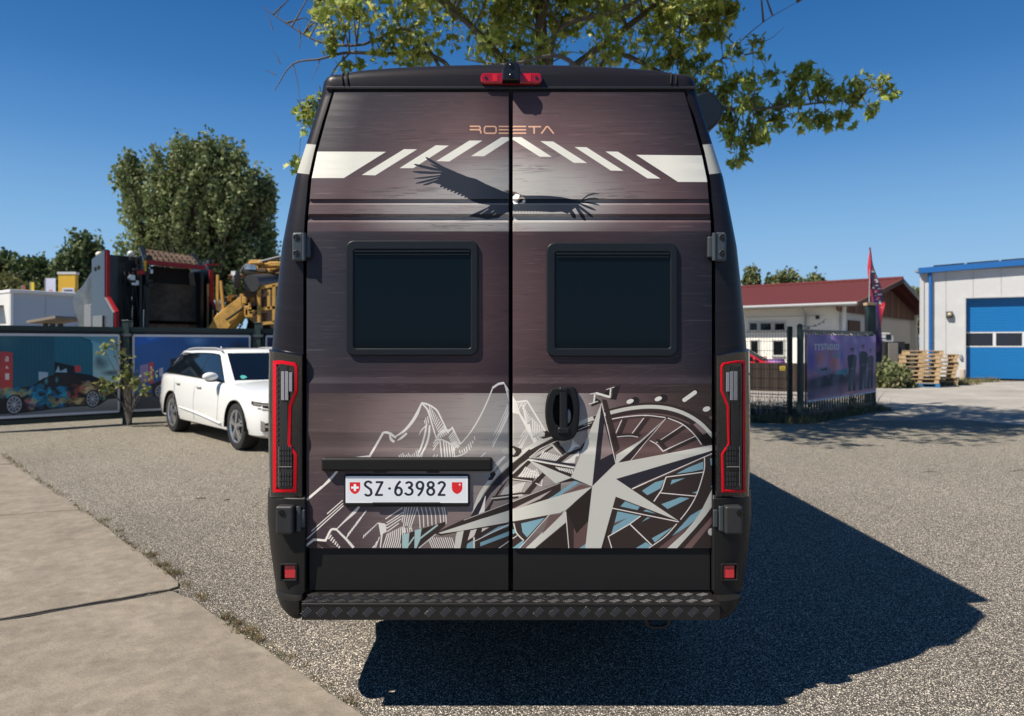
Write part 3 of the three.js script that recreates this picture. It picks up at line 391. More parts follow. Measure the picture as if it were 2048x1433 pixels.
  px.strokeStyle = '#1b2233'; px.lineWidth = 20; px.lineCap = 'butt'; px.lineJoin = 'round';
  const glyph = { S: (x) => { px.arc(x + 32, 78, 27, -.3, Math.PI * .82, true); px.lineTo(x + 52, 128); px.arc(x + 30, 158, 28, -.45, Math.PI * .86); }, Z: (x) => { px.moveTo(x + 2, 57); px.lineTo(x + 58, 57); px.lineTo(x + 4, 180); px.lineTo(x + 62, 180); },
    6: (x) => { px.moveTo(x + 50, 48); px.quadraticCurveTo(x + 8, 92, x + 6, 146); px.moveTo(x + 60, 146); px.ellipse(x + 33, 146, 27, 36, 0, 0, Math.PI * 2); }, 3: (x) => { px.arc(x + 30, 82, 25, Math.PI * 1.12, Math.PI * .55); px.moveTo(x + 22, 110); px.lineTo(x + 34, 110); px.arc(x + 28, 146, 32, -Math.PI * .42, Math.PI * .88); },
    9: (x) => { px.moveTo(x + 16, 188); px.quadraticCurveTo(x + 56, 146, x + 59, 92); px.moveTo(x + 60, 88); px.ellipse(x + 33, 88, 27, 34, 0, 0, Math.PI * 2); }, 8: (x) => { px.moveTo(x + 57, 82); px.ellipse(x + 33, 82, 24, 26, 0, 0, Math.PI * 2); px.moveTo(x + 61, 147); px.ellipse(x + 33, 147, 28, 33, 0, 0, Math.PI * 2); }, 2: (x) => { px.arc(x + 32, 82, 26, Math.PI * 1.05, Math.PI * .12); px.lineTo(x + 8, 180); px.lineTo(x + 64, 180); } };
  [['S', 158], ['Z', 250], ['6', 410], ['3', 500], ['9', 590], ['8', 680], ['2', 772]].forEach(([g, x]) => { px.beginPath(); glyph[g](x); px.stroke(); });
  px.fillStyle = '#1b2233'; px.beginPath(); px.arc(368, 118, 12, 0, 7); px.fill();
  const shield = (x, y, w, h) => { px.beginPath(); px.moveTo(x, y); px.lineTo(x + w, y); px.lineTo(x + w, y + h * .45); px.quadraticCurveTo(x + w, y + h * .85, x + w / 2, y + h); px.quadraticCurveTo(x, y + h * .85, x, y + h * .45); px.closePath(); px.fill(); };
  px.fillStyle = '#e4262e'; shield(34, 58, 88, 114); shield(890, 58, 88, 114); px.fillStyle = '#fff'; px.fillRect(68, 76, 20, 66); px.fillRect(46, 99, 64, 20); px.fillRect(954, 70, 5, 22); px.fillRect(946, 78, 20, 5);
  const Zp = 2.935, pl = wpart('plate_holder', extrude(rrect(xAt(687, Zp), yAt(1015, Zp), xAt(939, Zp), yAt(950, Zp), .014), .022, .004, 2).translate(0, 0, -2.963), M.plastic, doors[0]);
  wpart('number_plate', grid((u, v) => [lerp(xAt(690.5, Zp), xAt(935.5, Zp), u), lerp(yAt(1007, Zp), yAt(953.5, Zp), v), -2.9395], 1, 1), mat([1, 1, 1], .35, 0, { map: texOf(pc) }), pl);
  wpart('holder_clip', rbox(xAt(880, Zp) - xAt(744, Zp), .010, .008, .003, xAt(812, Zp), yAt(1008, Zp), -2.938), M.plastic, pl);
  for (const q of [760, 866]) wpart('plate_lamp', box(.05, .012, .016, xAt(q, Zb), yAt(943.5, Zb), -2.94), M.blackGloss, doors[0]);
  // door handle
  {
    const Z = 2.935, q = (x, y) => [xAt(1020 + x / 7.541, Z), yAt(770 + y / 7.541, Z)];
    const outer = smooth([q(625, 45), q(800, 30), q(970, 45), q(1035, 200), q(1050, 420), q(1030, 640), q(960, 800), q(800, 850), q(640, 800), q(555, 620), q(530, 400), q(560, 180), q(625, 45)], 6).slice(0, -1), hole = smooth([q(660, 130), q(800, 95), q(930, 130), q(985, 300), q(985, 480), q(930, 620), q(800, 665), q(670, 620), q(615, 480), q(615, 300), q(660, 130)], 6).slice(0, -1);
    const sh = shapeOf(outer); sh.holes.push(new THREE.Path(hole.map((p) => new THREE.Vector2(p[0], p[1]))));
    const h = wpart('door_handle', extrude(sh, .024, .010, 4).translate(0, 0, -2.952), mat([.008, .008, .0085], .45, 0, { specularIntensity: .6 }), doors[1]);
    wpart('handle_bowl', extrude(shapeOf(hole.map((p) => [lerp(q(800, 380)[0], p[0], 1.03), lerp(q(800, 380)[1], p[1], 1.03)])), .003).translate(0, 0, -2.9455), mat([.004, .004, .004], .8, 0, { specularIntensity: .3 }), h);
    const b0 = q(808, 60), b1 = q(808, 700);
    wpart('grip', [rbox(.034, b0[1] - b1[1], .022, .009, b0[0], (b0[1] + b1[1]) / 2, -2.933, 4), rbox(.052, .03, .034, .009, b0[0], q(0, 690)[1], -2.937, 3), rbox(.04, .02, .036, .008, b0[0], q(0, 70)[1], -2.938, 3)], mat([.011, .011, .012], .4, 0, { specularIntensity: .7 }), h);
    wpart('lock_cover', new THREE.SphereGeometry(.02, 18, 12).scale(.55, 1.5, .35).translate(...q(885, 480), -2.942), M.grey, h);
  }
  // hinges: two upper, two lower
  for (const s of [-1, 1]) {
    const pxm = (o) => VX + s * o / F * 2.945, Z = -2.948;
    const y0 = yAt(523, 2.93), y1 = yAt(464, 2.93), h = wpart('hinge', [rbox(.050, y1 - y0, .035, .012, pxm(421.5), (y0 + y1) / 2, Z, 3), rbox(.028, (y1 - y0) * .72, .03, .006, pxm(404), (y0 + y1) / 2, Z - .005, 2), bar(V(pxm(409), y0 + .004, Z + .013), V(pxm(409), y1 - .004, Z + .013), .0095, .0095, 12)], M.hinge, van);
    for (const py of [474, 506]) wpart('bolt', [new THREE.TorusGeometry(.0105, .003, 8, 20).translate(pxm(424), yAt(py, 2.92), Z + .0185), new THREE.CylinderGeometry(.0095, .0095, .003, 16).rotateX(Math.PI / 2).translate(pxm(424), yAt(py, 2.92), Z + .0175), new THREE.CylinderGeometry(.005, .005, .008, 6).rotateX(Math.PI / 2).translate(pxm(424), yAt(py, 2.92), Z + .019)], M.darkMetal, h);
    const l0 = yAt(1064, 2.92), l1 = yAt(1014, 2.92);
    wpart('hinge', [rbox(.020, l1 - l0, .02, .005, pxm(s < 0 ? 419 : 422), (l0 + l1) / 2, -2.934, 2), bar(V(pxm(s < 0 ? 418 : 424), l0, -2.931), V(pxm(s < 0 ? 418 : 424), l1, -2.931), .007, .007, 12), rbox(.018, (l1 - l0) * .7, .02, .004, pxm(411), (l0 + l1) / 2, -2.938, 2)], M.hinge, van);
  }
  // bumper corners with sensor blocks and reflectors
  const BO = [[990, 483], [1005, 485], [1050, 485.5], [1110, 480], [1160, 473], [1190, 468], [1203, 466], [1225, 458], [1236, 442], [1241, 424]];
  for (const s of [-1, 1]) {
    const rows = []; for (let p = 991; p < 1190; p += 8) rows.push(p); rows.push(1191, 1195, 1199, 1203, 1206, 1210, 1216, 1222, 1228, 1233, 1236, 1238.5);
    const zf = (py) => 2.935 + (py < 994 ? .012 : 0) + (py > 1191 ? -.05 * clamp((py - 1191) / 12, 0, 1) : 0) + (py > 1232 ? (py - 1232) * .002 : 0);
    const g = grid((u, v, i, j) => {
      const py = rows[j], zr = zf(py), xi = py < 1185 ? 408 : lerp(408, 419, clamp((py - 1185) / 12, 0, 1)), a = xi / F * zr, b = (table(BO, py) + 8) / F * (zr + .09);
      const cols = 14; let x, Z; if (i === 0) { x = a; Z = zr + .09; } else if (i === 1) { x = a; Z = zr + .004; } else if (i === 2) { x = a + .004; Z = zr; } else if (i <= cols) { const th = (i - 2) / (cols - 2) * Math.PI / 2, t = .40; x = i === 2 ? a : a + .004 + (b - a - .004) * (t * (i - 2) / (cols - 2) + (1 - t) * Math.sin(th)); Z = zr + .15 * Math.pow(1 - Math.cos(th), 1.25); } else { x = b + .004; Z = zr + .15 + (i - cols) * .2; }
      return [VX + s * x, yAt(py, zr + (Z - zr) * 0), -Z];
    }, 16, rows.length - 1);
    const bm = wpart('bumper_corner', toCreasedNormals(g, .6), M.plastic, van);
    const Z = 2.915, sx = (o) => VX + s * o / F * Z;
    const blk = extrude(rrect(-.037, -.059, .037, .059, .012), .05, .010, 3).translate(sx(449), yAt(1041, Z), -2.955); wpart('sensor_block', blk, mat([.024, .024, .025], .5), bm);
    wpart('sensor', [new THREE.CylinderGeometry(.0105, .0105, .006, 18).rotateX(Math.PI / 2).translate(sx(s < 0 ? 454 : 459), yAt(1025, Z), -2.904), new THREE.TorusGeometry(.0105, .002, 6, 20).translate(sx(s < 0 ? 454 : 459), yAt(1025, Z), -2.903)], M.blackGloss, bm);
    const rs = rrect(-.037, -.038, .037, .036, .008); rs.holes.push(rrect(-.029, -.030, .029, .030, .004));
    wpart('reflector_recess', [extrude(rs, .018, .004, 2).translate(sx(s < 0 ? 444 : 444), yAt(1148, Z), -2.948)], M.plastic, bm);
    wpart('reflector_shadow_box', box(.060, .062, .003, sx(444), yAt(1148, Z), -2.947), M.gap, bm).name = 'recess_back';
    wpart('reflector', rbox(.049, .056, .008, .004, sx(s < 0 ? 442 : 443), yAt(1148, Z), -2.941), mat([.55, .02, .03], .25, 0, { clearcoat: 1 }), bm);
  }
  // rear step with pressed tread plate
  const zs0 = 2.828, yTop = yAt(1207, zs0), yBot = yAt(1241, zs0), xs0 = xAt(603, zs0), xs1 = xAt(1440, zs0);
  const stepM = mat([.014, .0135, .013], .42, .2);
  const step = wpart('rear_step', [rbox(xs1 - xs0, .012, .17, .004, (xs0 + xs1) / 2, yTop - .006, -zs0 - .081), rbox(xs1 - xs0, yTop - yBot, .008, .003, (xs0 + xs1) / 2, (yTop + yBot) / 2, -zs0 - .002), box(xs1 - xs0, .01, .1, (xs0 + xs1) / 2, yBot + .01, -zs0 - .06)], stepM, van);
  {
    const gs = [], pitch = .0625; let k = 0;
    const rib = (x, y, z, ang, face, L = .034) => { const g = new THREE.CapsuleGeometry(.0019, L, 2, 5).scale(1, 1, .8); g.rotateZ(ang); if (face === 'top') g.rotateX(-Math.PI / 2); g.translate(x, y, z); gs.push(g); };
    for (let x = xs0 + .02; x < xs1 - .015; x += pitch, k++) for (let i = 0; i < 5; i++) { rib(x + (i - 2) * .0062, (yTop + yBot) / 2 - .001 + (i - 2) * .0058, -zs0 + .0025, .85, 'front', .022); }
    for (let row = 0; row < 3; row++) for (let x = xs0 + .02 + (row % 2) * pitch / 2, q = row; x < xs1 - .02; x += pitch / 1, q++) for (let i = 0; i < 5; i++) { const z = -zs0 - .022 - row * .036, a = row % 2 ? -.8 : .8; rib(x + (i - 2) * .0075, yTop + .0012, z + (row % 2 ? (i - 2) : -(i - 2)) * .005, a, 'top', .024); }
    tag(wpart('tread_rib', gs, mat([.22, .212, .21], .24, .85), step), null, null, null, 'stuff');
  }
  wpart('tow_eye', tube([[1290, 1238], [1294, 1249], [1303, 1254], [1328, 1254], [1336, 1249], [1338, 1238]].map(([a, b]) => at(a, b, 3.0)), .008, 24, 8), M.darkMetal, van);
  // tail lamps
  for (const s of [-1, 1]) {
    // drawn on the left lamp in its own units and mirrored; x0 is the lamp's outer edge
    const c5 = (x, y) => { const pX = 520 + x / 3.048, pY = 660 + y / 3.048, o = 1018.5 - pX; return [s * o / F * 2.96, yAt(pY, 2.96)]; };
    const bend = (g) => { const p = g.attributes.position; for (let i = 0; i < p.count; i++) { const z = p.getZ(i); let x = p.getX(i), y = p.getY(i), k = 1, dz = 0; for (let n = 0; n < 3; n++) { const f = clamp((Math.abs(x) * k - .87) / .176, 0, .985), sn = Math.pow(f, 1 / .85); dz = .125 * (1 - Math.sqrt(1 - Math.min(.97, sn * sn))); k = 1 + dz / 2.96; } p.setXYZ(i, x * k, EYE + (y - EYE) * k, z - dz); } g.computeVertexNormals(); return g.translate(VX, 0, 0); };
    const ext = (pts, d, b, z, holes) => { const sh = shapeOf(pts); if (holes) sh.holes.push(new THREE.Path(holes.map((p) => new THREE.Vector2(p[0], p[1])))); return bend(finer(extrude(sh, d, b, 2).translate(0, 0, z))); };
    const finer = (g) => { g = g.index ? g.toNonIndexed() : g; let p = Array.from(g.attributes.position.array); for (let it = 0; it < 9; it++) { const q = []; let done = true; for (let i = 0; i < p.length; i += 9) { const a = p.slice(i, i + 3), b = p.slice(i + 3, i + 6), c = p.slice(i + 6, i + 9), e = [[a, b, c], [b, c, a], [c, a, b]].map(([m, n, o]) => [Math.abs(m[0] - n[0]), m, n, o]).sort((x, y) => y[0] - x[0])[0]; if (e[0] < .02) { q.push(...a, ...b, ...c); continue; } done = false; const m = e[1].map((v, k) => (v + e[2][k]) / 2); q.push(...e[1], ...m, ...e[3], ...m, ...e[2], ...e[3]); } p = q; if (done) break; } const o = new THREE.BufferGeometry(); o.setAttribute('position', new THREE.Float32BufferAttribute(p, 3)); o.computeVertexNormals(); return o; };
    const housing = smooth([[62, 118], [160, 128], [268, 150]], 3).concat([[268, 1015], [66, 1018], [58, 700], [58, 400], [62, 118]].slice(0, -1)).map((p) => c5(...p));
    const tl = wpart('tail_lamp', ext(housing, .05, .008, -2.985), mat([.006, .006, .008], .06, 0, { clearcoat: 1, clearcoatRoughness: .03 }), van);
    const outer = [[90, 188], [140, 186], [228, 200], [242, 222], [242, 372], [204, 466], [198, 690], [238, 752], [234, 984], [90, 984]].map((p) => c5(...p)), inner = [[108, 206], [150, 202], [219, 214], [228, 230], [228, 366], [190, 462], [185, 692], [224, 756], [219, 968], [108, 968]].map((p) => c5(...p));
    wpart('red_lens', toCreasedNormals(ext(outer, .010, .003, -2.940, inner), .5), M.lensRed, tl);
    const blk = (x0, y0, x1, y1, z, d = .006, b = .0015) => ext([c5(x0, y0), c5(x1, y0), c5(x1, y1), c5(x0, y1)], d, b, z);
    wpart('clear_lens', [blk(112, 222, 180, 952, -2.9345, .003, 0), blk(180, 700, 210, 952, -2.9345, .003, 0)], mat([.02, .022, .025], .12), tl);
    wpart('reversing_lens', [blk(143, 252, 163, 426, -2.931), blk(167, 252, 187, 426, -2.931), blk(191, 258, 211, 374, -2.931)], mat([.30, .30, .33], .18, .3, { clearcoat: 1 }), tl);
    const cells = []; for (let i = 0; i < 5; i++) for (let j = 0; j < 8; j++) if (j !== 4) cells.push(blk(132 + i * 16, 706 + j * 31, 144 + i * 16, 728 + j * 31, -2.9315, .004, .001)); for (let j = 0; j < 22; j++) cells.push(blk(116, 230 + j * 33, 126, 246 + j * 33, -2.9315, .004, .001));
    tag(wpart('light_cell', cells, mat([.06, .062, .066], .12, .5), tl), null, null, null, 'stuff');
    wpart('cell_frame', [blk(128, 824, 208, 830, -2.930, .003, 0), blk(128, 704, 131, 950, -2.930, .003, 0)], M.chrome, tl);
  }
}
// ---------------------------------------------------------------- ground
const noiseA = noise2(3, 64), noiseB = noise2(4, 64);
const asphalt = (() => {
  const N = 2048, [c, x] = canvasOf(N, N), r = rng(21); x.fillStyle = '#393632'; x.fillRect(0, 0, N, N);
  const stone = (px, py, a, b, t, col) => { x.fillStyle = col; for (const ox of px < 14 ? [0, N] : px > N - 14 ? [0, -N] : [0]) for (const oy of py < 14 ? [0, N] : py > N - 14 ? [0, -N] : [0]) { x.beginPath(); x.ellipse(px + ox, py + oy, a, b, t, 0, 7); x.fill(); } };
  for (let i = 0; i < 105000; i++) {
    const k = r(), s = 1.7 + r() * r() * 6.2; let v = k < .38 ? 48 + r() * 34 : k < .66 ? 98 + r() * 48 : 176 + r() * 66; const w = r() * .07;
    stone(r() * N, r() * N, s, s * (.55 + r() * .45), r() * 3.1, `rgb(${v | 0},${v * (.965 - w * .3) | 0},${v * (.90 - w) | 0})`);
  }
  return [texOf(c, true, true), texOf(c, false, true)];
})();
for (const t of asphalt) t.repeat.set(1 / 1.2, 1 / 1.2);
{
  const axis = []; for (let i = -70; i <= 70; i++) { const t = i / 70; axis.push(Math.sign(t) * (Math.abs(t) * 16 + Math.pow(Math.abs(t), 5) * 420)); }
  const g = grid((u, v, i, j) => [axis[i], 0, -axis[j]], 140, 140, (q) => [q[0], -q[2]]), col = [], p = g.attributes.position;
  for (let i = 0; i < p.count; i++) {
    const x = p.getX(i), z = p.getZ(i), n = noiseA(x * .7 + 9, z * .7 + 9) * .6 + noiseB(x * 2.3, z * 2.3) * .4, m = noiseA(x * .13 + 30, z * .13 + 11);
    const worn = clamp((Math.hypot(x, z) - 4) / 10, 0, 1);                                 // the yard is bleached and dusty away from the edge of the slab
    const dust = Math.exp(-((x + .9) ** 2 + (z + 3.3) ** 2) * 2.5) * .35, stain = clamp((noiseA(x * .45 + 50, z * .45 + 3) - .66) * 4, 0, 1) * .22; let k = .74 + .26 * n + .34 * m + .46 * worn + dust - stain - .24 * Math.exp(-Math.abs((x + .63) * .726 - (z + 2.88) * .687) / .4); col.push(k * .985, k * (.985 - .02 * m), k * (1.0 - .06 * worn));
  }
  g.setAttribute('color', new THREE.Float32BufferAttribute(col, 3));
  tag(part('ground', g, mat([1.0, 1.0, 1.0], .88, 0, { map: asphalt[0], bumpMap: asphalt[1], bumpScale: .0018, vertexColors: true, specularIntensity: .5 }), scene), null, null, null, 'structure');
}
// concrete slabs at the left, a dark open joint between the first two
const concreteTex = (() => {
  const N = 1024, [c, x] = canvasOf(N, N), r = rng(31), n1 = noise2(32, 8), n2 = noise2(33, 32), im = x.createImageData(N, N);
  const n3 = noise2(36, 128), n4 = noise2(37, 16);
  for (let j = 0; j < N; j++) for (let i = 0; i < N; i++) { const v = 1 + (n1(i / 128, j / 128) - .5) * .10 + (n2(i / 32, j / 32) - .5) * .13 + (n3(i / 8, j / 3.2) - .5) * .11 + (r() - .5) * .22 + (n4(i / 64, j / 64) - .5) * .04 + Math.sin((j + n4(i / 64, j / 64) * 30) * .9) * .012, o = (j * N + i) * 4; im.data[o] = clamp(158 * v, 0, 255); im.data[o + 1] = clamp(146 * v, 0, 255); im.data[o + 2] = clamp(130 * v, 0, 255); im.data[o + 3] = 255; }
  x.putImageData(im, 0, 0);
  for (let i = 0; i < 70; i++) { x.fillStyle = r() < .6 ? `rgba(70,60,50,${.02 + r() * .04})` : `rgba(215,208,195,${.02 + r() * .06})`; x.beginPath(); x.ellipse(r() * N, r() * N, 20 + r() * 110, 8 + r() * 40, r() * 3, 0, 7); x.fill(); }
  for (let i = 0; i < 2600; i++) { x.fillStyle = r() < .6 ? `rgba(60,50,42,${.2 + r() * .5})` : `rgba(215,205,190,${.2 + r() * .5})`; x.beginPath(); x.ellipse(r() * N, r() * N, .6 + r() * r() * 3, .6 + r() * 1.2, r() * 3, 0, 7); x.fill(); }
  for (let i = 0; i < 500; i++) { x.strokeStyle = `rgba(${r() < .5 ? '110,96,80' : '196,184,164'},${r() * .10})`; x.lineWidth = .6 + r() * 1.6; x.beginPath(); const a = r() * N, b = r() * N, L = 30 + r() * 180; x.moveTo(a, b); x.lineTo(a + L, b + L * .05 * (r() - .5)); x.stroke(); }
  return [texOf(c, true, true), texOf(c, false, true)];
})();
for (const t of concreteTex) { t.repeat.set(1 / 1.6, 1 / 1.6); t.rotation = .55; }
M.concrete = mat([.61, .61, .615], .9, 0, { map: concreteTex[0], bumpMap: concreteTex[1], bumpScale: .0010 });
{
  const path = tag(thing('concrete_path'), null, null, null, 'structure'); const r = rng(41);
  const slab = (pts, h) => { const s = shapeOf(pts.map(([a, b]) => { const q = gnd(a, b); return [q.x, -q.z]; })); const g = extrude(s, .10, .006, 2).rotateX(-Math.PI / 2).translate(0, h - .10, 0); const uv = g.attributes.uv, p = g.attributes.position; for (let i = 0; i < p.count; i++) uv.setXY(i, p.getX(i), p.getZ(i)); return g; };
  const edge = (a, b, n, amp) => { const out = []; for (let i = 0; i <= n; i++) { const t = i / n; out.push([lerp(a[0], b[0], t) + (r() - .5) * amp, lerp(a[1], b[1], t) + (r() - .5) * amp * .7]); } return out; };
  part('slab', slab([...edge([345, 1187], [352, 1189], 1, 0), [362, 1196], ...edge([380, 1201], [722, 1434], 16, 3), ...edge([800, 1500], [1000, 1700], 2, 0), [-600, 1700], [-600, 1345], ...edge([-300, 1296], [-2, 1248], 4, 3), ...edge([60, 1238], [330, 1190], 6, 3)], .014), M.concrete, path);
  part('slab', slab([...edge([340, 1183], [60, 1232], 6, 3), ...edge([0, 1242], [-300, 1289], 4, 3), [-600, 1338], [-420, 1085], ...edge([-200, 1053], [0, 1036], 3, 1), ...edge([60, 1030.6], [155, 1024], 3, 1), ...edge([168, 1025], [345, 1160], 11, 3), [357, 1169], [356, 1178]], .016), M.concrete, path);
  part('slab', slab([[158, 1022], ...edge([150, 1022.6], [0, 1034], 4, 1), ...edge([-120, 1045], [-420, 1082], 3, 1), [-420, 960], ...edge([-200, 935], [-60, 932.5], 2, 1), [-2, 931.6], ...edge([22, 931.2], [152, 1015], 7, 2)], .014), M.concrete, path);
  part('slab', slab([[20, 929.8], [0, 930.6], [-60, 931.4], [-420, 956], [-420, 880], [-40, 880], [-2, 908], [10, 922]], .016), M.concrete, path);
  // dirt and crumbled binder in the joint
  part('joint_filler', [0, 1].map((k) => { const a = gnd(-600, 1341), b = gnd(356, 1185); return beam(a.clone().setY(.001), b.clone().setY(.001), .03, .01); }).slice(0, 1), mat([.02, .018, .016], .95), path);
}
// dry grass and moss along the slab's edge, twigs and fallen leaves
function blades(name, spots, h, cols, seed, wid = .004) {
  const r = rng(seed), n = spots.length, g = new THREE.BufferGeometry(); g.setAttribute('position', new THREE.Float32BufferAttribute([-1, 0, 0, 1, 0, 0, -.6, .55, .12, .6, .55, .12, 0, 1, .38], 3)); g.setAttribute('uv', new THREE.Float32BufferAttribute(new Array(10).fill(0), 2)); g.setIndex([0, 1, 3, 0, 3, 2, 2, 3, 4]); g.computeVertexNormals();
  const m = new THREE.InstancedMesh(g, mat([1, 1, 1], .9, 0, { transmission: .3 }), n); m.name = name; const d = new THREE.Object3D();
  spots.forEach((s, i) => { d.position.copy(s); d.rotation.set((r() - .5) * .9, r() * 6.3, (r() - .5) * .9); const H = h * (.4 + r() * .9); d.scale.set(wid * (.6 + r()), H, H); d.updateMatrix(); m.setMatrixAt(i, d.matrix); const c = cols[Math.floor(r() * cols.length)], k = .7 + r() * .6; m.setColorAt(i, new THREE.Color().setRGB(c[0] * k, c[1] * k, c[2] * k)); });
  m.castShadow = m.receiveShadow = true; return m;
}
{
  const r = rng(51), sp = []; const tuft = (px, py, n, s) => { const c = gnd(px, py); for (let i = 0; i < n; i++) { const a = r() * 6.3, q = Math.sqrt(r()) * s; sp.push(V(c.x + Math.cos(a) * q + (r() - .5) * s, .008, c.z + Math.sin(a) * q)); } };
  tuft(302, 1113, 90, .05); tuft(325, 1135, 120, .05); tuft(345, 1150, 160, .05); tuft(213, 1043, 40, .05); tuft(240, 1066, 40, .04); tuft(470, 1252, 130, .05); tuft(492, 1268, 160, .05); tuft(510, 1282, 120, .04); tuft(450, 1240, 60, .03); for (let i = 0; i < 150; i++) { const t = r(), q = gnd(lerp(8, 716, t), 0), e = V(-7.0 + t * 6.4 * 1, 0, 0); const X = lerp(-7.12, -.63, t) + .03, Z = -lerp(9.74, 2.88, t); for (let k = 0; k < 9; k++) sp.push(V(X + (r() - .5) * .07, .004, Z + (r() - .5) * .07)); }
  const m = blades('grass', sp, .028, [[.16, .15, .05], [.24, .17, .07], [.10, .12, .04], [.30, .22, .11], [.20, .13, .07]], 52, .0022); scene.add(tag(m, 'tufts of dry grass along the edge of the concrete slabs', 'grass', null, 'stuff'));
  for (const [px, py, L, a, l] of [[400, 1000, .10, .5, 'dark curled twig lying on the asphalt left of the van'], [453, 1003, .06, 1.5, 'short dark twig on the asphalt nearer to the van'], [1860, 946, .18, .2, 'thin pale stick lying on the sunny asphalt at right'], [2040, 944, .25, -.1, 'brown stick at the right edge of the yard']]) { const c = gnd(px, py); const t = part('twig', taper([V(c.x - L / 2, .006, c.z), V(c.x, .02, c.z + L * .15 * a), V(c.x + L / 2 * Math.cos(a * .6), .008, c.z - L * .4 * a)], [.004, .006, .003], 5), M.twig, scene); tag(t, l, 'twig'); }
}
// lighter street beyond the yard at the right with its flat kerb
{
  const sh = [[1500, 806], [1745, 842], [1935, 842], [2048, 852], [2600, 905], [2600, 745], [2048, 764], [1900, 768], [1745, 778], [1500, 776]].map(([a, b]) => { const q = gnd(a, b); return [q.x, -q.z]; });
  const g = new THREE.ShapeGeometry(shapeOf(sh)).rotateX(-Math.PI / 2).translate(0, .004, 0), uv = g.attributes.uv, p = g.attributes.position; for (let i = 0; i < p.count; i++) uv.setXY(i, p.getX(i) * .25, p.getZ(i) * .25);
  tag(part('road', g, mat([.40, .375, .34], .9, 0, { map: grainTexture(256, 256, 61, [225, 224, 222], .16, [4, 16, 64]) }), scene), null, null, null, 'structure');
  const k0 = gnd(1925, 840), k1 = gnd(2300, 872); tag(part('kerb', beam(k0.setY(.004), k1.setY(.004), .12, .02), mat([.5, .48, .44], .85), scene), null, null, null, 'structure');
}
// ---------------------------------------------------------------- fence with printed banners at the left
const FZ = (px) => 12.35 + px * .0049;                                                     // depth of that fence along the photo's columns
const fp = (px, y) => { const Z = FZ(px); return V(xAt(px, Z), y, -Z); };
function rippled(P00, P10, P01, P11, amp, seed, n = 26) {                                  // cloth sheet between four corners, slightly wrinkled
  const nz = noise2(seed, 32), N = P10.clone().sub(P00).cross(P01.clone().sub(P00)).normalize();
  return grid((u, v) => { const a = P00.clone().lerp(P10, u), b = P01.clone().lerp(P11, u), q = a.lerp(b, v); const w = Math.min(1, 8 * Math.min(u, 1 - u, v, 1 - v)); q.addScaledVector(N, w * amp * (nz(u * 7 + v * 3, v * 3) - .5 + .5 * Math.sin((u * 2.1 + v) * 9 + 4 * nz(u * 3, v * 3)) * .5)); return [q.x, q.y, q.z]; }, n, Math.round(n * .6));
}
const soft = (x, list) => { for (const [cx, cy, rx, ry, col] of list) { x.save(); x.translate(cx, cy); x.scale(rx, ry); const g = x.createRadialGradient(0, 0, 0, 0, 0, 1); g.addColorStop(0, `rgba(${col})`); g.addColorStop(1, `rgba(${col.split(',').slice(0, 3).join(',')},0)`); x.fillStyle = g; x.fillRect(-1, -1, 2, 2); x.restore(); } };
const fillP = (x, col, ...p) => { x.fillStyle = col; x.beginPath(); p.forEach((q, i) => i ? x.lineTo(q[0], q[1]) : x.moveTo(q[0], q[1])); x.closePath(); x.fill(); };
const wheelPrint = (x, cx, cy, R) => { x.fillStyle = '#0d0d10'; x.beginPath(); x.arc(cx, cy, R * 1.16, 0, 7); x.fill(); x.fillStyle = '#4a4d56'; x.beginPath(); x.arc(cx, cy, R * .92, 0, 7); x.fill(); x.strokeStyle = '#aeb6c4'; x.lineWidth = R * .09; for (let i = 0; i < 10; i++) { const a = i / 10 * 6.283; x.beginPath(); x.moveTo(cx, cy); x.lineTo(cx + Math.cos(a) * R * .9, cy + Math.sin(a) * R * .9); x.stroke(); } x.beginPath(); x.arc(cx, cy, R * .93, 0, 7); x.stroke(); };
const bannerMat = (c) => { const k = c.getContext('2d'); k.setTransform(1, 0, 0, 1, 0, 0); k.globalCompositeOperation = 'screen'; k.fillStyle = '#0a0c0e'; k.fillRect(0, 0, c.width, c.height); return bannerM(c); }, bannerM = (c) => mat([.92, .92, .92], .62, 0, { map: texOf(c) });
function fencePanel(px0, px1, canvas, label, seed) {
  const t = thing('banner_fence', label, 'banner', fp((px0 + px1) / 2, 0), 0, undefined), top = 1.86, b = .10;
  const P = (px, y) => fp(px, y), rail = (a, c, n) => wpart('frame_rail', beam(a, c, .05, .085), M.greenPaint, t);
  rail(P(px0, top - .03), P(px1, top - .03)); rail(P(px0, b + .05), P(px1, b + .05)); for (const px of [px0, px1]) wpart('frame_rail', beam(P(px, b), P(px, top), .05, .05), M.greenPaint, t);
  wpart('mesh_infill', rippled(P(px0 + 1, b + .07), P(px1 - 1, b + .07), P(px0 + 1, top - .06), P(px1 - 1, top - .06), 0, 1, 2).translate(0, 0, -.03), M.darkMetal, t);
  const i0 = px0 + 8, i1 = px1 - 7, y0 = b + .15, y1 = top - .15;
  wpart('print', rippled(P(i0, y0), P(i1, y0), P(i0, y1), P(i1, y1), .035, seed).translate(0, 0, .04), bannerMat(canvas), t);
  const ed = mat([.55, .55, .58], .6); const zz = (v) => v.clone().add(V(0, 0, .05));
  for (const [a, c] of [[P(i0, y0), P(i1, y0)], [P(i0, y1), P(i1, y1)], [P(i0, y0), P(i0, y1)], [P(i1, y0), P(i1, y1)]]) wpart('edge_strip', beam(zz(a), zz(c), .03, a.y === c.y ? .045 : .03), ed, t);
  return t;
}
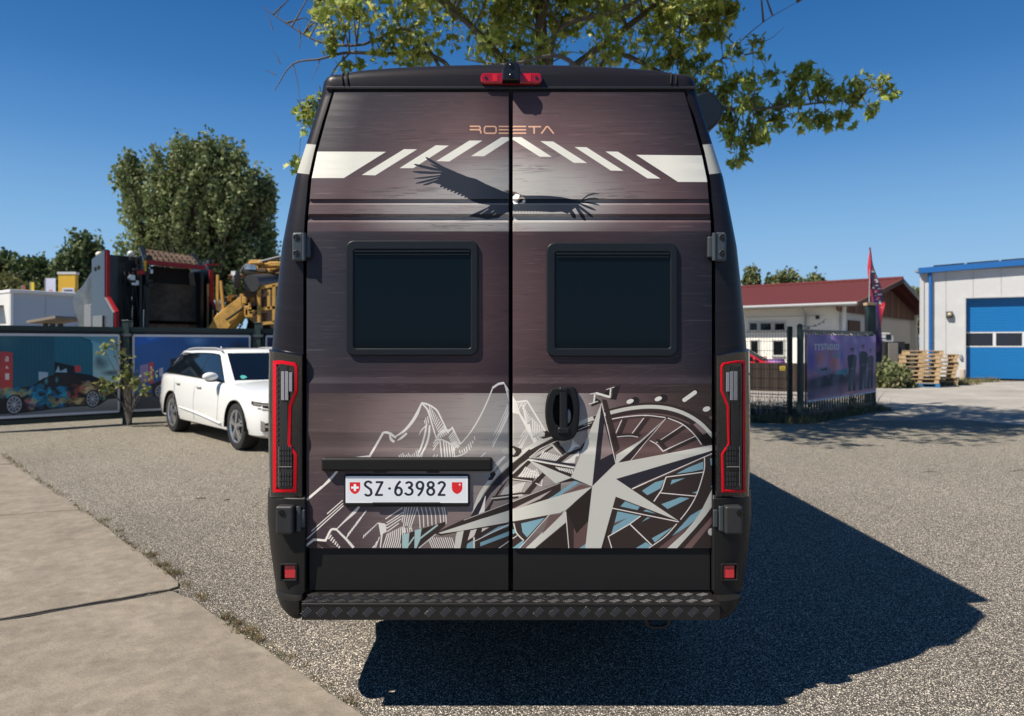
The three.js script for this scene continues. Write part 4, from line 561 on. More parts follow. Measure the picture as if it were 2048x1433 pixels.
{
  // first banner: a wrapped sports saloon in front of a teal hall (drawn in crop units 0..2030 wide for photo 0..340)
  const [c, x] = canvasOf(1536, 640), S = 1536 / 2000; x.scale(S, S); x.translate(560, -130);           // its left part runs on outside the picture
  x.fillStyle = '#065068'; x.fillRect(-560, 130, 2000, 900); const g0 = x.createLinearGradient(0, 130, 0, 700); g0.addColorStop(0, '#5a9fbc'); g0.addColorStop(1, '#bcd8d6'); x.fillStyle = g0; x.fillRect(1060, 130, 500, 700); fillP(x, '#4d8aa3', [880, 130], [1440, 130], [1440, 300]); fillP(x, '#065068', [860, 130], [900, 140], [1080, 215], [1090, 700], [800, 700]); fillP(x, '#0c627c', [590, 130], [880, 140], [1078, 216], [1085, 650], [590, 650]);
  for (let i = -10; i < 22; i++) { x.fillStyle = 'rgba(0,20,30,.25)'; x.fillRect(i * 50, 140, 4, 540); }
  soft(x, [[0, 200, 200, 240, '120,130,120,.35'], [1200, 440, 130, 90, '20,40,50,.55'], [1330, 540, 160, 40, '20,30,40,.7'], [1160, 400, 60, 60, '30,50,60,.5']]);
  const g1 = x.createLinearGradient(0, 800, 0, 1000); g1.addColorStop(0, '#8e918f'); g1.addColorStop(1, '#5e6061'); x.fillStyle = g1; x.fillRect(-560, 800, 2000, 300); fillP(x, '#16181a', [-560, 780], [1440, 640], [1440, 820], [-560, 900]);
  fillP(x, '#b93a38', [-60, 300], [85, 310], [85, 680], [-60, 690]); x.fillStyle = '#d9d2d2'; x.font = 'bold 90px sans-serif'; x.fillText('a', -8, 400); fillP(x, '#d9d2d2', [0, 470], [15, 440], [40, 475]); fillP(x, '#d9d2d2', [0, 520], [46, 520], [46, 585], [0, 585]);
  fillP(x, '#04121c', [590, 410], [850, 460], [860, 640], [590, 560]); fillP(x, '#9cb9c8', [395, 510], [510, 520], [510, 590], [395, 600]); fillP(x, '#8cb4cc', [600, 520], [640, 450], [660, 510], [740, 480], [750, 525]); fillP(x, '#c23a40', [848, 450], [928, 460], [928, 525], [848, 520]);
  fillP(x, '#0c0d10', [-120, 700], [120, 680], [330, 650], [450, 580], [620, 535], [900, 535], [1060, 560], [1180, 600], [1290, 660], [1320, 760], [1280, 830], [1160, 890], [800, 890], [200, 930], [-120, 930]); fillP(x, '#15171d', [370, 660], [480, 590], [640, 548], [880, 548], [1060, 575], [1160, 630], [760, 650]);
  const r = rng(71), cols = ['0,150,205', '0,120,180', '20,190,215', '190,160,90', '205,180,120', '15,20,30', '180,70,60', '0,90,140', '220,200,160', '200,40,130'];
  const band = (a, b, y0, y1, list, n) => { for (let i = 0; i < n; i++) { x.fillStyle = `rgba(${list[Math.floor(r() * list.length)]},${.2 + r() * .42})`; x.beginPath(); const w = 12 + r() * 60, h = 8 + r() * 34; x.ellipse(a + r() * (b - a), y0 + r() * (y1 - y0), w, h, (r() - .5) * .9, 0, 7); x.fill(); } };
  band(300, 760, 670, 880, cols.slice(0, 3).concat(cols[5], cols[7], cols[0]), 110); band(930, 1250, 650, 760, [cols[3], cols[4], cols[8], cols[5]], 45); band(-100, 300, 690, 760, [cols[3], cols[4], cols[0]], 40); band(560, 960, 800, 860, [cols[3], cols[4], cols[5]], 36); band(760, 940, 640, 800, [cols[5], cols[5], cols[6]], 20); band(240, 360, 770, 880, [cols[9], cols[4], cols[5]], 12); band(1160, 1300, 720, 820, [cols[3], cols[2], cols[5]], 16);
  soft(x, [[490, 610, 34, 50, '70,190,200,.9'], [620, 600, 28, 44, '60,170,180,.9']]); wheelPrint(x, 105, 840, 88); wheelPrint(x, 1080, 815, 82);
  x.fillStyle = '#c62740'; x.fillRect(1262, 655, 34, 40);
  const b1 = fencePanel(-95, 247, c, 'banner on the fence printed with a colourfully wrapped car before a teal hall', 81);
  // second banner: blue hall, dark gate, dark car
  const [c2, y] = canvasOf(1024, 640); y.fillStyle = '#123c6c'; y.fillRect(0, 0, 1024, 640); const q = 1024 / 1440; y.scale(q, q);
  const g2 = y.createLinearGradient(0, 0, 1200, 0); g2.addColorStop(0, '#1c58a0'); g2.addColorStop(1, '#114076'); y.fillStyle = g2; y.fillRect(0, 0, 1440, 900); fillP(y, '#1459b8', [0, 0], [420, 0], [250, 70], [0, 130]); fillP(y, '#3173c8', [120, 20], [300, 0], [200, 60]);
  for (let i = 0; i < 30; i++) { y.fillStyle = 'rgba(0,20,50,.2)'; y.fillRect(i * 48, 60, 3, 520); } fillP(y, '#07101c', [430, 290], [760, 240], [800, 640], [430, 600]); fillP(y, '#8d7ba8', [70, 360], [170, 340], [170, 560], [70, 560]); fillP(y, '#b83a3a', [175, 330], [230, 320], [230, 580], [175, 580]); y.fillStyle = '#e3c8c4'; for (let i = 0; i < 3; i++) y.fillRect(192, 370 + i * 60, 20, 34); fillP(y, '#a9aec0', [300, 400], [345, 390], [345, 500], [300, 500]); fillP(y, '#b83a3a', [690, 210], [790, 200], [790, 250], [690, 250]);
  y.fillStyle = '#46474e'; y.fillRect(0, 690, 1440, 400); fillP(y, '#14151b', [200, 590], [420, 520], [900, 500], [1440, 560], [1440, 740], [230, 740]); fillP(y, '#641428', [260, 560], [460, 520], [700, 515], [420, 560]); wheelPrint(y, 330, 680, 82); soft(y, [[760, 60, 180, 90, '150,190,235,.55'], [1300, 150, 160, 120, '10,16,30,.7']]);
  fencePanel(261, 508, c2, 'banner on the fence behind the white car printed with a blue hall', 82);
  const [c3, w] = canvasOf(256, 256); w.fillStyle = '#2b2440'; w.fillRect(0, 0, 256, 256); const r3 = rng(73); for (let i = 0; i < 60; i++) { w.fillStyle = ['#b03a5a', '#d8c8d8', '#3b2a60', '#101018'][i % 4]; w.fillRect(r3() * 256, r3() * 256, 10 + r3() * 40, 6 + r3() * 30); }
  fencePanel(526, 700, c3, 'narrow purple banner half hidden at the left edge of the van', 83);
}
for (const [px, label] of [[254, 'dark green fence post between the two big banners at left'], [517, 'dark green fence post right of the blue banner, above the white car']]) {
  const t = thing('fence_post', label, 'fence post', fp(px, 0), 0); wpart('post', rbox(.13, 1.98, .13, .01, fp(px, 0).x, .99, fp(px, 0).z), M.greenPaint, t); wpart('cap', rbox(.15, .03, .15, .008, fp(px, 0).x, 1.995, fp(px, 0).z), M.greenPaint, t);
  for (const yy of [.35, 1.0, 1.72]) wpart('clamp', box(.24, .05, .03, fp(px, 0).x, yy, fp(px, 0).z + .07), M.hinge, t);
  if (px < 300) wpart('warning_strip', [box(.07, .10, .01, fp(px, 0).x - .115, .72, fp(px, 0).z + .06)], mat([.5, .03, .02], .5), t).userData.label = 'red marking strip';
}
// ---------------------------------------------------------------- cars
function buildCar(name, label, paint, pos, turn) {
  const t = thing(name, label, 'car', pos, turn), PM = mat(paint, .28, 0, { clearcoat: 1, clearcoatRoughness: .04 });
  const halfW = (x) => table([[-2.55, .70], [-2.48, .80], [-2.3, .875], [-1.9, .925], [-1, .943], [.9, .943], [1.6, .935], [2.0, .905], [2.2, .845], [2.33, .75], [2.40, .55]], x), sh = (x) => table([[-2.55, .86], [-2.4, .99], [-1.5, 1.0], [0, .965], [1, .93], [1.8, .84], [2.2, .745], [2.36, .66], [2.4, .60]], x), top = (x) => sh(x) + table([[-2.5, .02], [.7, .02], [1.1, .055], [1.9, .05], [2.3, .015]], x);
  const xs = [-2.55, -2.53, -2.48, -2.4, -2.3, -2.1, -1.9, -1.6, -1.3, -1, -.5, 0, .5, .9, 1.1, 1.35, 1.6, 1.8, 2.0, 2.1, 2.2, 2.27, 2.33, 2.37, 2.40], loops = [];
  for (const x of xs) {
    const w = halfW(x), s = sh(x), tp = top(x), nose = clamp((x - 2.1) / .3, 0, 1), tail = clamp((-2.35 - x) / .2, 0, 1), b = .21 + nose * .05 + tail * .16;
    const h = [[0, b], [.6 * w, b], [.86 * w, b + .005], [.955 * w, b + .05], [.985 * w, b + .14], [w, .50], [w * .998, .62], [w * .985, .74], [w * .972, s - .085], [w * .955, s - .03], [w * .925, s + .0], [w * .86, s + .018], [w * .5, (s + tp) / 2 + .018], [0, tp + .012]].map(([z, y]) => [Math.min(z, w), Math.max(b, y)]);
    loops.push([...h.map(([z, y]) => [x, y, z]), ...h.slice(1, -1).reverse().map(([z, y]) => [x, y, -z])]);
  }
  const n = loops[0].length, P = [], I = []; loops.forEach((l) => l.forEach((q) => P.push(...q)));
  for (let j = 0; j < loops.length - 1; j++) for (let i = 0; i < n; i++) { const a = j * n + i, b = j * n + (i + 1) % n, c = a + n, d = b + n; I.push(a, c, b, b, c, d); }
  for (const [j, f] of [[0, 1], [loops.length - 1, -1]]) { const k = P.length / 3; P.push(loops[j][0][0], .5, 0); for (let i = 0; i < n; i++) f > 0 ? I.push(k, j * n + i, j * n + (i + 1) % n) : I.push(k, j * n + (i + 1) % n, j * n + i); }
  let g = new THREE.BufferGeometry(); g.setAttribute('position', new THREE.Float32BufferAttribute(P, 3)); g.setIndex(I); g.computeVertexNormals(); g.setAttribute('uv', new THREE.Float32BufferAttribute(new Float32Array(P.length / 3 * 2), 2));
  const ev = new Evaluator(); let A = new Brush(g); A.updateMatrixWorld();
  for (const x of [-1.462, 1.462]) for (const s of [-1, 1]) { const B = new Brush(new THREE.CylinderGeometry(.385, .385, .36, 48).rotateX(Math.PI / 2).translate(x, .345, s * .83)); B.updateMatrixWorld(); A = ev.evaluate(A, B, SUBTRACTION); A.updateMatrixWorld(); }
  part('body', toCreasedNormals(A.geometry, .7), PM, t);
  // greenhouse in layers
  const xf = (h) => lerp(1.06, .18, h), xr = (h) => lerp(-2.42, -2.02, Math.pow(Math.max(0, h), 1.6)), wz = (h) => lerp(.86, .63, h), hy = (h) => lerp(.96, 1.425, h);
  const outline = (h, grow = 0) => { const f = xf(h), r = xr(h), w = wz(h), o = []; const add = (x, z) => o.push([x, hy(h), z]); for (const z of [0, .3, .6, .82]) add(f - .10 * z * z, z * w); add(f - .12, w * .90); add(f - .19, w * .955); for (let i = 0; i <= 6; i++) { const x = lerp(f - .28, r + .5, i / 6); add(x, w * (.985 + .015 * Math.sin(i / 6 * Math.PI))); } add(r + .3, w * .965); add(r + .14, w * .92); add(r + .05, w * .82); add(r + .02, w * .5); add(r, 0); return [...o, ...o.slice(1, -1).reverse().map(([x, y, z]) => [x, y, -z])]; };
  const hs = [-.12, 0, .2, .4, .6, .8, .9, .96, 1], L2 = hs.map((h) => outline(Math.min(1, h)).map(([x, y, z]) => [x, h < 0 ? .92 : y, z])); for (const [k, dy] of [[.93, .018], [.8, .032], [.5, .048], [.05, .055]]) L2.push(outline(1).map(([x, y, z]) => [lerp(-.92, x, k > .5 ? lerp(1, k, .35) : k), y + dy - .02 * clamp((-1.2 - x), 0, 1) * 1.2, z * k]));
  { const nn = L2[0].length; part('roof', toCreasedNormals(grid((u, v, i, j) => L2[j][i % nn], nn, L2.length - 1), .8), PM, t); }
  // glass set on the pillars' surface
  const side = (s, pts, name = 'side_window') => { const sw = s; const q = pts.map(([x, h]) => { const w = wz(h) * (1.0); return [x, hy(h), sw * (w + .004)]; }); const gg = grid((u, v) => { const a = u, lo = [lerp(q[0][0], q[1][0], a), lerp(q[0][1], q[1][1], a), lerp(q[0][2], q[1][2], a)], hi = [lerp(q[3][0], q[2][0], a), lerp(q[3][1], q[2][1], a), lerp(q[3][2], q[2][2], a)]; return [lerp(lo[0], hi[0], v), lerp(lo[1], hi[1], v), lerp(lo[2], hi[2], v)]; }, 6, 4); part(name, gg, M.glassDark, t); };
  for (const s of [-1, 1]) { const w2 = (x, h) => [x, hy(h), s * (wz(h) + .002)], q = [[-2.08, .17], [.83, .03], [.12, .87], [-.3, .91], [-1.2, .90], [-1.72, .83]]; const gg = new THREE.BufferGeometry(), pp = []; for (let i = 1; i < q.length - 1; i++) for (const k of [0, i, i + 1]) pp.push(...w2(...q[k])); gg.setAttribute('position', new THREE.Float32BufferAttribute(pp, 3)); gg.computeVertexNormals(); part('pillar_cover', gg, M.blackGloss, t);
    side(s, [[-.25, .08], [.80, .05], [.12, .84], [-.28, .88]]); side(s, [[-1.32, .12], [-.32, .08], [-.34, .88], [-1.28, .86]]); side(s, [[-2.05, .20], [-1.40, .13], [-1.36, .86], [-1.72, .80]]); part('window_trim', [beam(V(-2.1, hy(.16), s * (wz(.16) + .006)), V(.84, hy(.02), s * (wz(.02) + .006)), .012, .018), tube([V(-2.08, hy(.17), s * (wz(.17) + .006)), V(-1.72, hy(.84), s * (wz(.84) + .006)), V(-1.2, hy(.9), s * (wz(.9) + .006)), V(-.3, hy(.915), s * (wz(.915) + .006)), V(.12, hy(.88), s * (wz(.88) + .006))], .010, 24, 5)], M.blackGloss, t); }
  part('windscreen', grid((u, v) => { const h = lerp(.06, .93, v), z = lerp(-.87, .87, u); return [xf(h) - .10 * z * z + .006, hy(h) + .003, z * wz(h)]; }, 14, 8), M.glassDark, t);
  part('rear_window', grid((u, v) => { const h = lerp(.22, .9, v), z = lerp(-.72, .72, u); return [xr(h) - .006 + .02 * z * z, hy(h), z * wz(h)]; }, 8, 5), M.glassDark, t);
  const st = part('windscreen_sticker', new THREE.CircleGeometry(.05, 18).rotateY(Math.PI / 2), mat([.10, .45, .42], .5), t); st.geometry.rotateZ(.95).translate(xf(.14) - .10 * .5 + .014, hy(.15), .58);
  for (const s of [-1, 1]) {
    part('roof_rail', tube([V(-1.75, 1.395, s * .60), V(-1.5, 1.452, s * .605), V(-.6, 1.475, s * .61), V(-.1, 1.465, s * .61), V(.12, 1.42, s * .61)], .014, 26, 6), M.grey, t);
    const mi = part('wing_mirror', toCreasedNormals(new THREE.SphereGeometry(1, 20, 14).scale(.075, .068, .115).translate(.72, 1.045, s * 1.02), 1), PM, t); part('mirror_foot', [beam(V(.72, .98, s * .88), V(.71, 1.0, s * .97), .05, .03), new THREE.SphereGeometry(1, 14, 8).scale(.05, .03, .09).translate(.715, .992, s * 1.0)], M.plastic, mi);
    for (const x of [-1.02, .02]) part('door_handle', rbox(.20, .025, .03, .01, x - .08, .845 + (x < 0 ? .02 : 0), s * (.943 * .975 + .008)), M.grey, t);
    for (const x of [-1.30, -.28, .80]) part('door_seam', tube([V(x + (x < -1 ? -.1 : 0), .96, s * (.943 * .955 + .001)), V(x, .80, s * (.943 * .98 + .001)), V(x, .55, s * (.943 + .001)), V(x + (x > 0 ? -.06 : x < -1 ? .25 : 0), .32, s * (.943 * .985 + .001))], .0035, 14, 4), M.grey, t);
    part('side_crease', tube([V(-1.0, .47, s * .944), V(-.2, .43, s * .9455), V(.9, .34, s * .935)], .012, 16, 6), PM, t);
    // lamps on the nose corner
    const nose = (x) => halfW(x), patch = (x0, x1, f, y0, y1, o) => grid((u, v) => { const x = lerp(x0, x1, u), k = f; return [x + o * .6 * u, lerp(y0 - (1 - u) * .0, y1 + (1 - u) * .03, v), s * (nose(x) * .985 + o)]; }, 10, 3);
    const hl = part('headlight', patch(1.98, 2.36, 1, .565, .715, .006), M.blackGloss, t); part('light_strip', patch(2.03, 2.35, 1, .685, .70, .010), M.chrome, hl); part('light_strip', patch(2.12, 2.34, 1, .615, .628, .010), M.chrome, hl);
    part('air_intake', patch(2.18, 2.385, 1, .33, .46, .006), M.blackGloss, t).add((() => { const m = new THREE.Mesh(join([patch(2.18, 2.24, 1, .34, .455, .012), patch(2.22, 2.38, 1, .385, .395, .012)]), M.chrome); m.name = 'intake_blade'; m.castShadow = true; return m; })());
  }
  part('grille', [box(.03, .30, .95, 2.392, .53, 0)], M.blackGloss, t); part('bumper_lip', [rbox(.06, .05, 1.2, .02, 2.385, .25, 0)], PM, t); part('number_plate', rbox(.012, .11, .52, .004, 2.415, .46, 0), M.white, t); part('antenna', toCreasedNormals(new THREE.ConeGeometry(.035, .07, 10).scale(2, 1, .6).translate(-1.65, 1.47, 0), 1), PM, t);
  for (const x of [-1.462, 1.462]) for (const s of [-1, 1]) {
    const R = .345, tyreP = [[.24, -.115], [.325, -.12], [.342, -.09], [.345, -.05], [.345, .05], [.342, .09], [.325, .12], [.24, .115]].map((p) => new THREE.Vector2(p[0], p[1]));
    const w = part('wheel', new THREE.LatheGeometry(tyreP, 44).rotateX(Math.PI / 2).translate(x, R, s * .80), M.rubber, t);
    const spokes = []; for (let k = 0; k < 5; k++) for (const e of [-.13, .13]) { const a = k / 5 * 6.283 + .3; spokes.push(beam(V(x + Math.cos(a) * .05, R + Math.sin(a) * .05, s * .905), V(x + Math.cos(a + e) * .225, R + Math.sin(a + e) * .225, s * .900), .03, .028)); }
    part('rim', [new THREE.LatheGeometry([[.215, .10], [.235, .118], [.25, .112], [.24, .06], [.225, -.06], [.21, -.1]].map((p) => new THREE.Vector2(p[0], p[1])), 44).rotateX(Math.PI / 2).scale(1, 1, s).translate(x, R, s * .80), ...spokes, new THREE.CylinderGeometry(.055, .06, .03, 20).rotateX(Math.PI / 2).translate(x, R, s * .905)], M.alloy, w);
    part('brake_disc', new THREE.CylinderGeometry(.165, .165, .02, 28).rotateX(Math.PI / 2).translate(x, R, s * .84), M.darkMetal, w);
    part('wheel_liner', [new THREE.CylinderGeometry(.383, .383, .30, 30, 1, true, Math.PI / 2 - .1, Math.PI + .2).rotateX(Math.PI / 2).translate(x, R, s * .80), new THREE.CircleGeometry(.383, 30, -.1, Math.PI + .2).translate(x, R, s * .655)], M.gap, t);
  }
  return t;
}
{
  const turn = Math.atan2(-.737, .675), rw = gnd(343, 864);                                // contact of the near rear wheel
  const o = V(-1.462, 0, .92).applyAxisAngle(V(0, 1, 0), turn);
  buildCar('estate_car', 'white estate car parked by the banner fence, left of the van', [.80, .80, .78], V(rw.x - o.x, 0, rw.z - o.z), turn);
}
// ---------------------------------------------------------------- refuse truck, loading crane and buildings behind that fence
{
  const t = thing('refuse_truck', 'black refuse truck with red edges and its hopper open, behind the fence', 'truck', V(-9.59, 0, -16.5), Math.atan2(.75, .66));
  const bodyM = mat([.05, .056, .066], .25, .15), inkM = mat([.008, .009, .011], .4), redM = mat([.30, .005, .010], .45), rust = mat([.16, .115, .085], .8, 0, { map: grainTexture(128, 128, 90, [220, 205, 190], .5, [4, 16, 32]) }), plateM = mat([.075, .07, .064], .7, .2, { map: grainTexture(128, 128, 91, [225, 220, 215], .35, [4, 16]) });
  const side = (pts, x, w, m, n) => part(n, extrude(shapeOf(pts.map(([z, y]) => [-z, y])), w, .01, 1).rotateY(Math.PI / 2).translate(x, 0, 0), m, t);
  side([[0, 3.78], [0, 2.66], [.55, 2.28], [.5, 1.0], [-1.2, 1.0], [-1.2, 2.4], [-.86, 2.5], [-.86, 3.62]], -.02, .1, bodyM, 'side_panel'); side([[0, 3.78], [0, 2.66], [.55, 2.28], [.5, 1.0], [-1.2, 1.0], [-1.2, 3.5], [-.86, 3.62]], 2.47, .1, inkM, 'side_panel');
  // bulging loader body in front of the tail section
  { const bm = mat([.12, .118, .11], .35, .15, { map: grainTexture(128, 128, 93, [200, 196, 188], .55, [2, 5, 16]) }); const gg = extrude(shapeOf([[-.8, 3.42], [-1.2, 3.4], [-1.75, 3.12], [-2.3, 2.94], [-2.6, 2.68], [-2.35, 2.3], [-2.1, 2.0], [-2.0, 1.0], [-.8, 1.0]].map(([z, y]) => [-z, y])), 2.5, .22, 5).rotateY(Math.PI / 2).translate(.02, 0, 0); part('loader_body', toCreasedNormals(gg, 1), bm, t); part('loader_cover', rbox(.05, .75, .5, .02, .0, 2.15, -1.15), mat([.2, .19, .18], .35, .2), t); }
  const strip = (pts, x, w) => { for (let i = 0; i < pts.length - 1; i++) part('red_edge', beam(V(x, pts[i][1], pts[i][0]), V(x, pts[i + 1][1], pts[i + 1][0]), w, .05), redM, t); };
  strip([[.02, 3.76], [.02, 2.66], [.57, 2.28], [.52, 1.2]], .05, .075); strip([[.02, 3.5], [.02, 2.66], [.3, 2.4], [.3, 1.2]], 2.53, .1);
  part('inner_panel', [box(.7, 2.9, .06, .42, 2.25, -.32), box(.06, 2.9, .34, .78, 2.25, -.15)], inkM, t); part('machinery_panel', box(.26, 1.15, .05, .22, 3.1, -.26), mat([.03, .035, .045], .3), t);
  for (const [x, y0, y1, r] of [[.62, 2.2, 3.3, .022], [.88, 1.9, 3.0, .03]]) { const cy = part('hydraulic_cylinder', bar(V(x, y0 + .5, -.08), V(x + .02, y1, -.05), r * 1.7, r * 1.7, 12), inkM, t); part('piston_rod', bar(V(x, y0 - .3, -.1), V(x, y0 + .5, -.08), r, r, 12), M.chrome, cy); }
  for (const [x, d] of [[.46, .12], [.56, -.1], [.68, .08]]) part('hose', tube([V(x, 3.3, -.1), V(x - d * .3, 2.7, .06), V(x + d, 2.1, .02), V(x + d * 1.6, 2.6, -.02)], .018, 24, 6), M.rubber, t);
  const r = rng(92); for (let i = 0; i < 16; i++) part('valve_fitting', rbox(.05 + r() * .12, .05 + r() * .09, .08, .015, .52 + r() * .5, 2.95 + r() * .75, -.06 + r() * .1), i === 5 ? redM : i % 3 === 0 ? M.alloy : M.darkMetal, t);
  part('hopper_side', [box(.08, 2.7, .7, .94, 2.2, -.35)], inkM, t); part('hopper_side', [box(.08, 2.6, .7, 2.3, 2.15, -.35)], inkM, t); part('hopper_back', box(1.4, 2.7, .05, 1.62, 2.2, -.78), mat([.03, .026, .022], .8), t);
  part('packer_plate', [box(1.26, .92, .05, 1.63, 2.6, -.30), box(1.26, .03, .08, 1.63, 3.07, -.28)], plateM, t); part('hopper_floor', box(1.36, .6, .05, 1.62, 1.75, -.2), rust, t);
  part('red_top_bar', beam(V(.92, 3.56, .02), V(2.36, 3.54, .02), .08, .11), redM, t); part('red_lamp_arm', [beam(V(2.4, 3.62, 0), V(2.75, 3.66, .02), .05, .05)], redM, t); part('yellow_stop', [box(.05, .26, .04, .87, 3.46, .05)], mat([.6, .36, .02], .5), t);
  const tg = part('tailgate', toCreasedNormals(grid((u, v) => [lerp(1.0, 2.22, u) + .06 * v, 3.62 + .34 * v - .06 * u * v, -.05 - .5 * v], 12, 4), .5), rust, t); for (let i = 0; i < 9; i++) for (let k = 0; k < 3; k++) part('rivet_plate', rbox(.05, .035, .03, .008, 1.08 + i * .135, 3.68 + k * .10, -.10 - k * .15), rust, tg);
  part('tailgate_arm', [beam(V(.94, 3.6, -.1), V(1.02, 3.98, -.6), .09, .09)], inkM, t); part('tailgate_arm', [beam(V(2.32, 3.56, -.1), V(2.3, 3.92, -.6), .09, .09)], inkM, t);
  for (const y of [2.3, 2.62]) part('grab_rail', beam(V(2.42, y - .6, .06), V(2.42, y + .5, .06), .04, .04), M.wood, t); part('work_lamp', toCreasedNormals(new THREE.SphereGeometry(.09, 14, 10).scale(1, .8, 1).translate(.08, 3.72, -.62), 1), mat([.7, .65, .5], .3), t); part('work_lamp', toCreasedNormals(new THREE.SphereGeometry(.08, 14, 10).translate(.6, 3.74, -.1), 1), mat([.6, .6, .58], .3), t);
  part('service_hatch', [rbox(.03, .55, .62, .01, -.045, 1.95, -.35)], mat([.22, .21, .20], .3, .4), t); for (const [y, z] of [[3.36, -.60], [3.38, -.38]]) part('vent', new THREE.CylinderGeometry(.05, .05, .02, 16).rotateZ(Math.PI / 2).translate(-.03, y, z), M.gap, t);
  part('chassis', [box(2.2, .3, 6, 1.27, .85, -2.6), box(2.3, .7, 2.4, 1.27, 1.2, -3.6)], inkM, t); for (const z of [-1.0, -2.3, -5]) for (const x of [.15, 2.4]) part('wheel', new THREE.CylinderGeometry(.5, .5, .3, 28).rotateZ(Math.PI / 2).translate(x, .5, z), M.rubber, t);
}
{
  const Z = 18.5, yl = mat([.62, .36, .08], .6, 0, { map: grainTexture(128, 128, 95, [228, 224, 215], .25, [4, 16, 32]) }), p = (px, py, dz = 0) => at(px, py, Z + dz);
  const t = thing('loading_crane', 'yellow crane machine with a steel boom and cage behind the fence', 'crane', V(-7.2, 0, -18.5));
  const ex = (name, pts, d, m, dz = 0, par = t) => wpart(name, extrude(shapeOf(pts.map(([a, b]) => { const q = p(a, b); return [q.x, q.y]; })), d, .015, 1).translate(0, 0, -Z - d / 2 + dz), m, par);
  ex('boom', [[424, 672], [449, 632], [498, 594], [500, 622], [472, 660], [462, 700], [424, 700]], .5, yl, .3); ex('boom_end', [[498, 594], [515, 596], [515, 622], [500, 622]], .5, mat([.28, .15, .04], .7), .3); ex('boom_motor', [[452, 620], [456, 604], [468, 596], [484, 596], [487, 606], [470, 622], [458, 632]], .4, yl, -.3);
  for (const [a, b, c, d] of [[435, 550, 434, 660], [441, 562, 446, 618], [428, 620, 427, 660], [444, 618, 444, 660], [483, 588, 482, 606], [512, 588, 513, 602]]) wpart('stay', beam(p(a, b, -.3), p(c, d, -.3), .06, .06), yl, t);
  for (const [a, b, c, d] of [[518, 577, 518, 648], [518, 577, 562, 568], [520, 619, 562, 614], [518, 648, 562, 644], [538, 580, 538, 618], [548, 571, 548, 645]]) wpart('cage_bar', beam(p(a, b, -.8), p(c, d, -.8), .075, .075), yl, t);
  for (const [x, y] of [[524, 600], [530, 608], [541, 600]]) wpart('tool', rbox(.05, .3, .05, .01, p(x, y, -.6).x, p(x, y).y, -Z + .6), x === 524 ? mat([.6, .12, .02], .5) : M.darkMetal, t);
  wpart('tank', bar(p(502, 567, -.9), p(560, 562, .6), .22, .22, 24), mat([.05, .05, .055], .45), t); wpart('tank_cap', new THREE.CylinderGeometry(.22, .225, .05, 24).rotateZ(Math.PI / 2).translate(p(500, 567).x, p(500, 567).y, -Z + .9), mat([.09, .09, .1], .5), t); wpart('maker_plate', box(.1, .09, .01, p(500, 555).x, p(500, 555).y, -Z + 1.13), M.white, t);
  wpart('air_filter', [new THREE.CylinderGeometry(.15, .15, .11, 24).translate(p(512, 540).x, p(512, 540).y, -Z + .4), new THREE.CylinderGeometry(.16, .16, .02, 24).translate(p(512, 535).x, p(512, 535).y, -Z + .4)], M.alloy, t); wpart('filter_base', new THREE.CylinderGeometry(.17, .17, .06, 24).translate(p(512, 546).x, p(512, 546).y, -Z + .4), M.darkMetal, t);
  wpart('pipe', tube([p(456, 554, -.2), p(480, 552, 0), p(505, 552, .1), p(560, 540, .2)], .05, 20, 8), mat([.17, .09, .05], .7), t); wpart('guard_rail', tube([p(482, 545), p(490, 533), p(515, 526), p(570, 512)], .045, 20, 8), mat([.07, .07, .075], .5), t);
  const r = rng(97); for (let i = 0; i < 22; i++) { const a = 492 + r() * 66, b = 524 + r() * 22; wpart('boom_fitting', rbox(.1 + r() * .3, .06 + r() * .12, .2, .02, p(a, b).x, p(a, b).y - (a - 520) * .002, -Z - .3 + r() * .4), r() < .7 ? yl : mat([.10, .06, .03], .7), t); }
  for (let i = 0; i < 12; i++) { const a = 448 + r() * 40, b = 588 + r() * 40; wpart('valve', rbox(.06 + r() * .14, .06 + r() * .1, .12, .02, p(a, b).x, p(a, b).y, -Z + .1), r() < .4 ? yl : M.darkMetal, t); }
  wpart('hose', tube([p(452, 640, -.6), p(470, 628, -.6), p(490, 612, -.6), p(497, 600, -.6)], .03, 20, 6), M.rubber, t); ex('machine_body', [[470, 660], [486, 600], [512, 560], [575, 545], [575, 660]], 1.0, mat([.05, .032, .016], .8), -1.2); ex('boom_carrier', [[486, 552], [520, 522], [575, 512], [575, 545], [540, 556], [505, 566]], .7, yl, -1.0);
  for (let i = 0; i < 16; i++) { const a = 505 + r() * 48, b = 572 + r() * 70; wpart('inner_fitting', rbox(.1 + r() * .25, .08 + r() * .2, .15, .02, p(a, b).x, p(a, b).y, -Z + .62), i % 3 ? mat([.11, .06, .03], .7) : yl, t); }
  wpart('machine_base', box(3.4, 1.9, 1.6, p(490, 690).x, .95, -Z - .6), M.darkMetal, t);
}
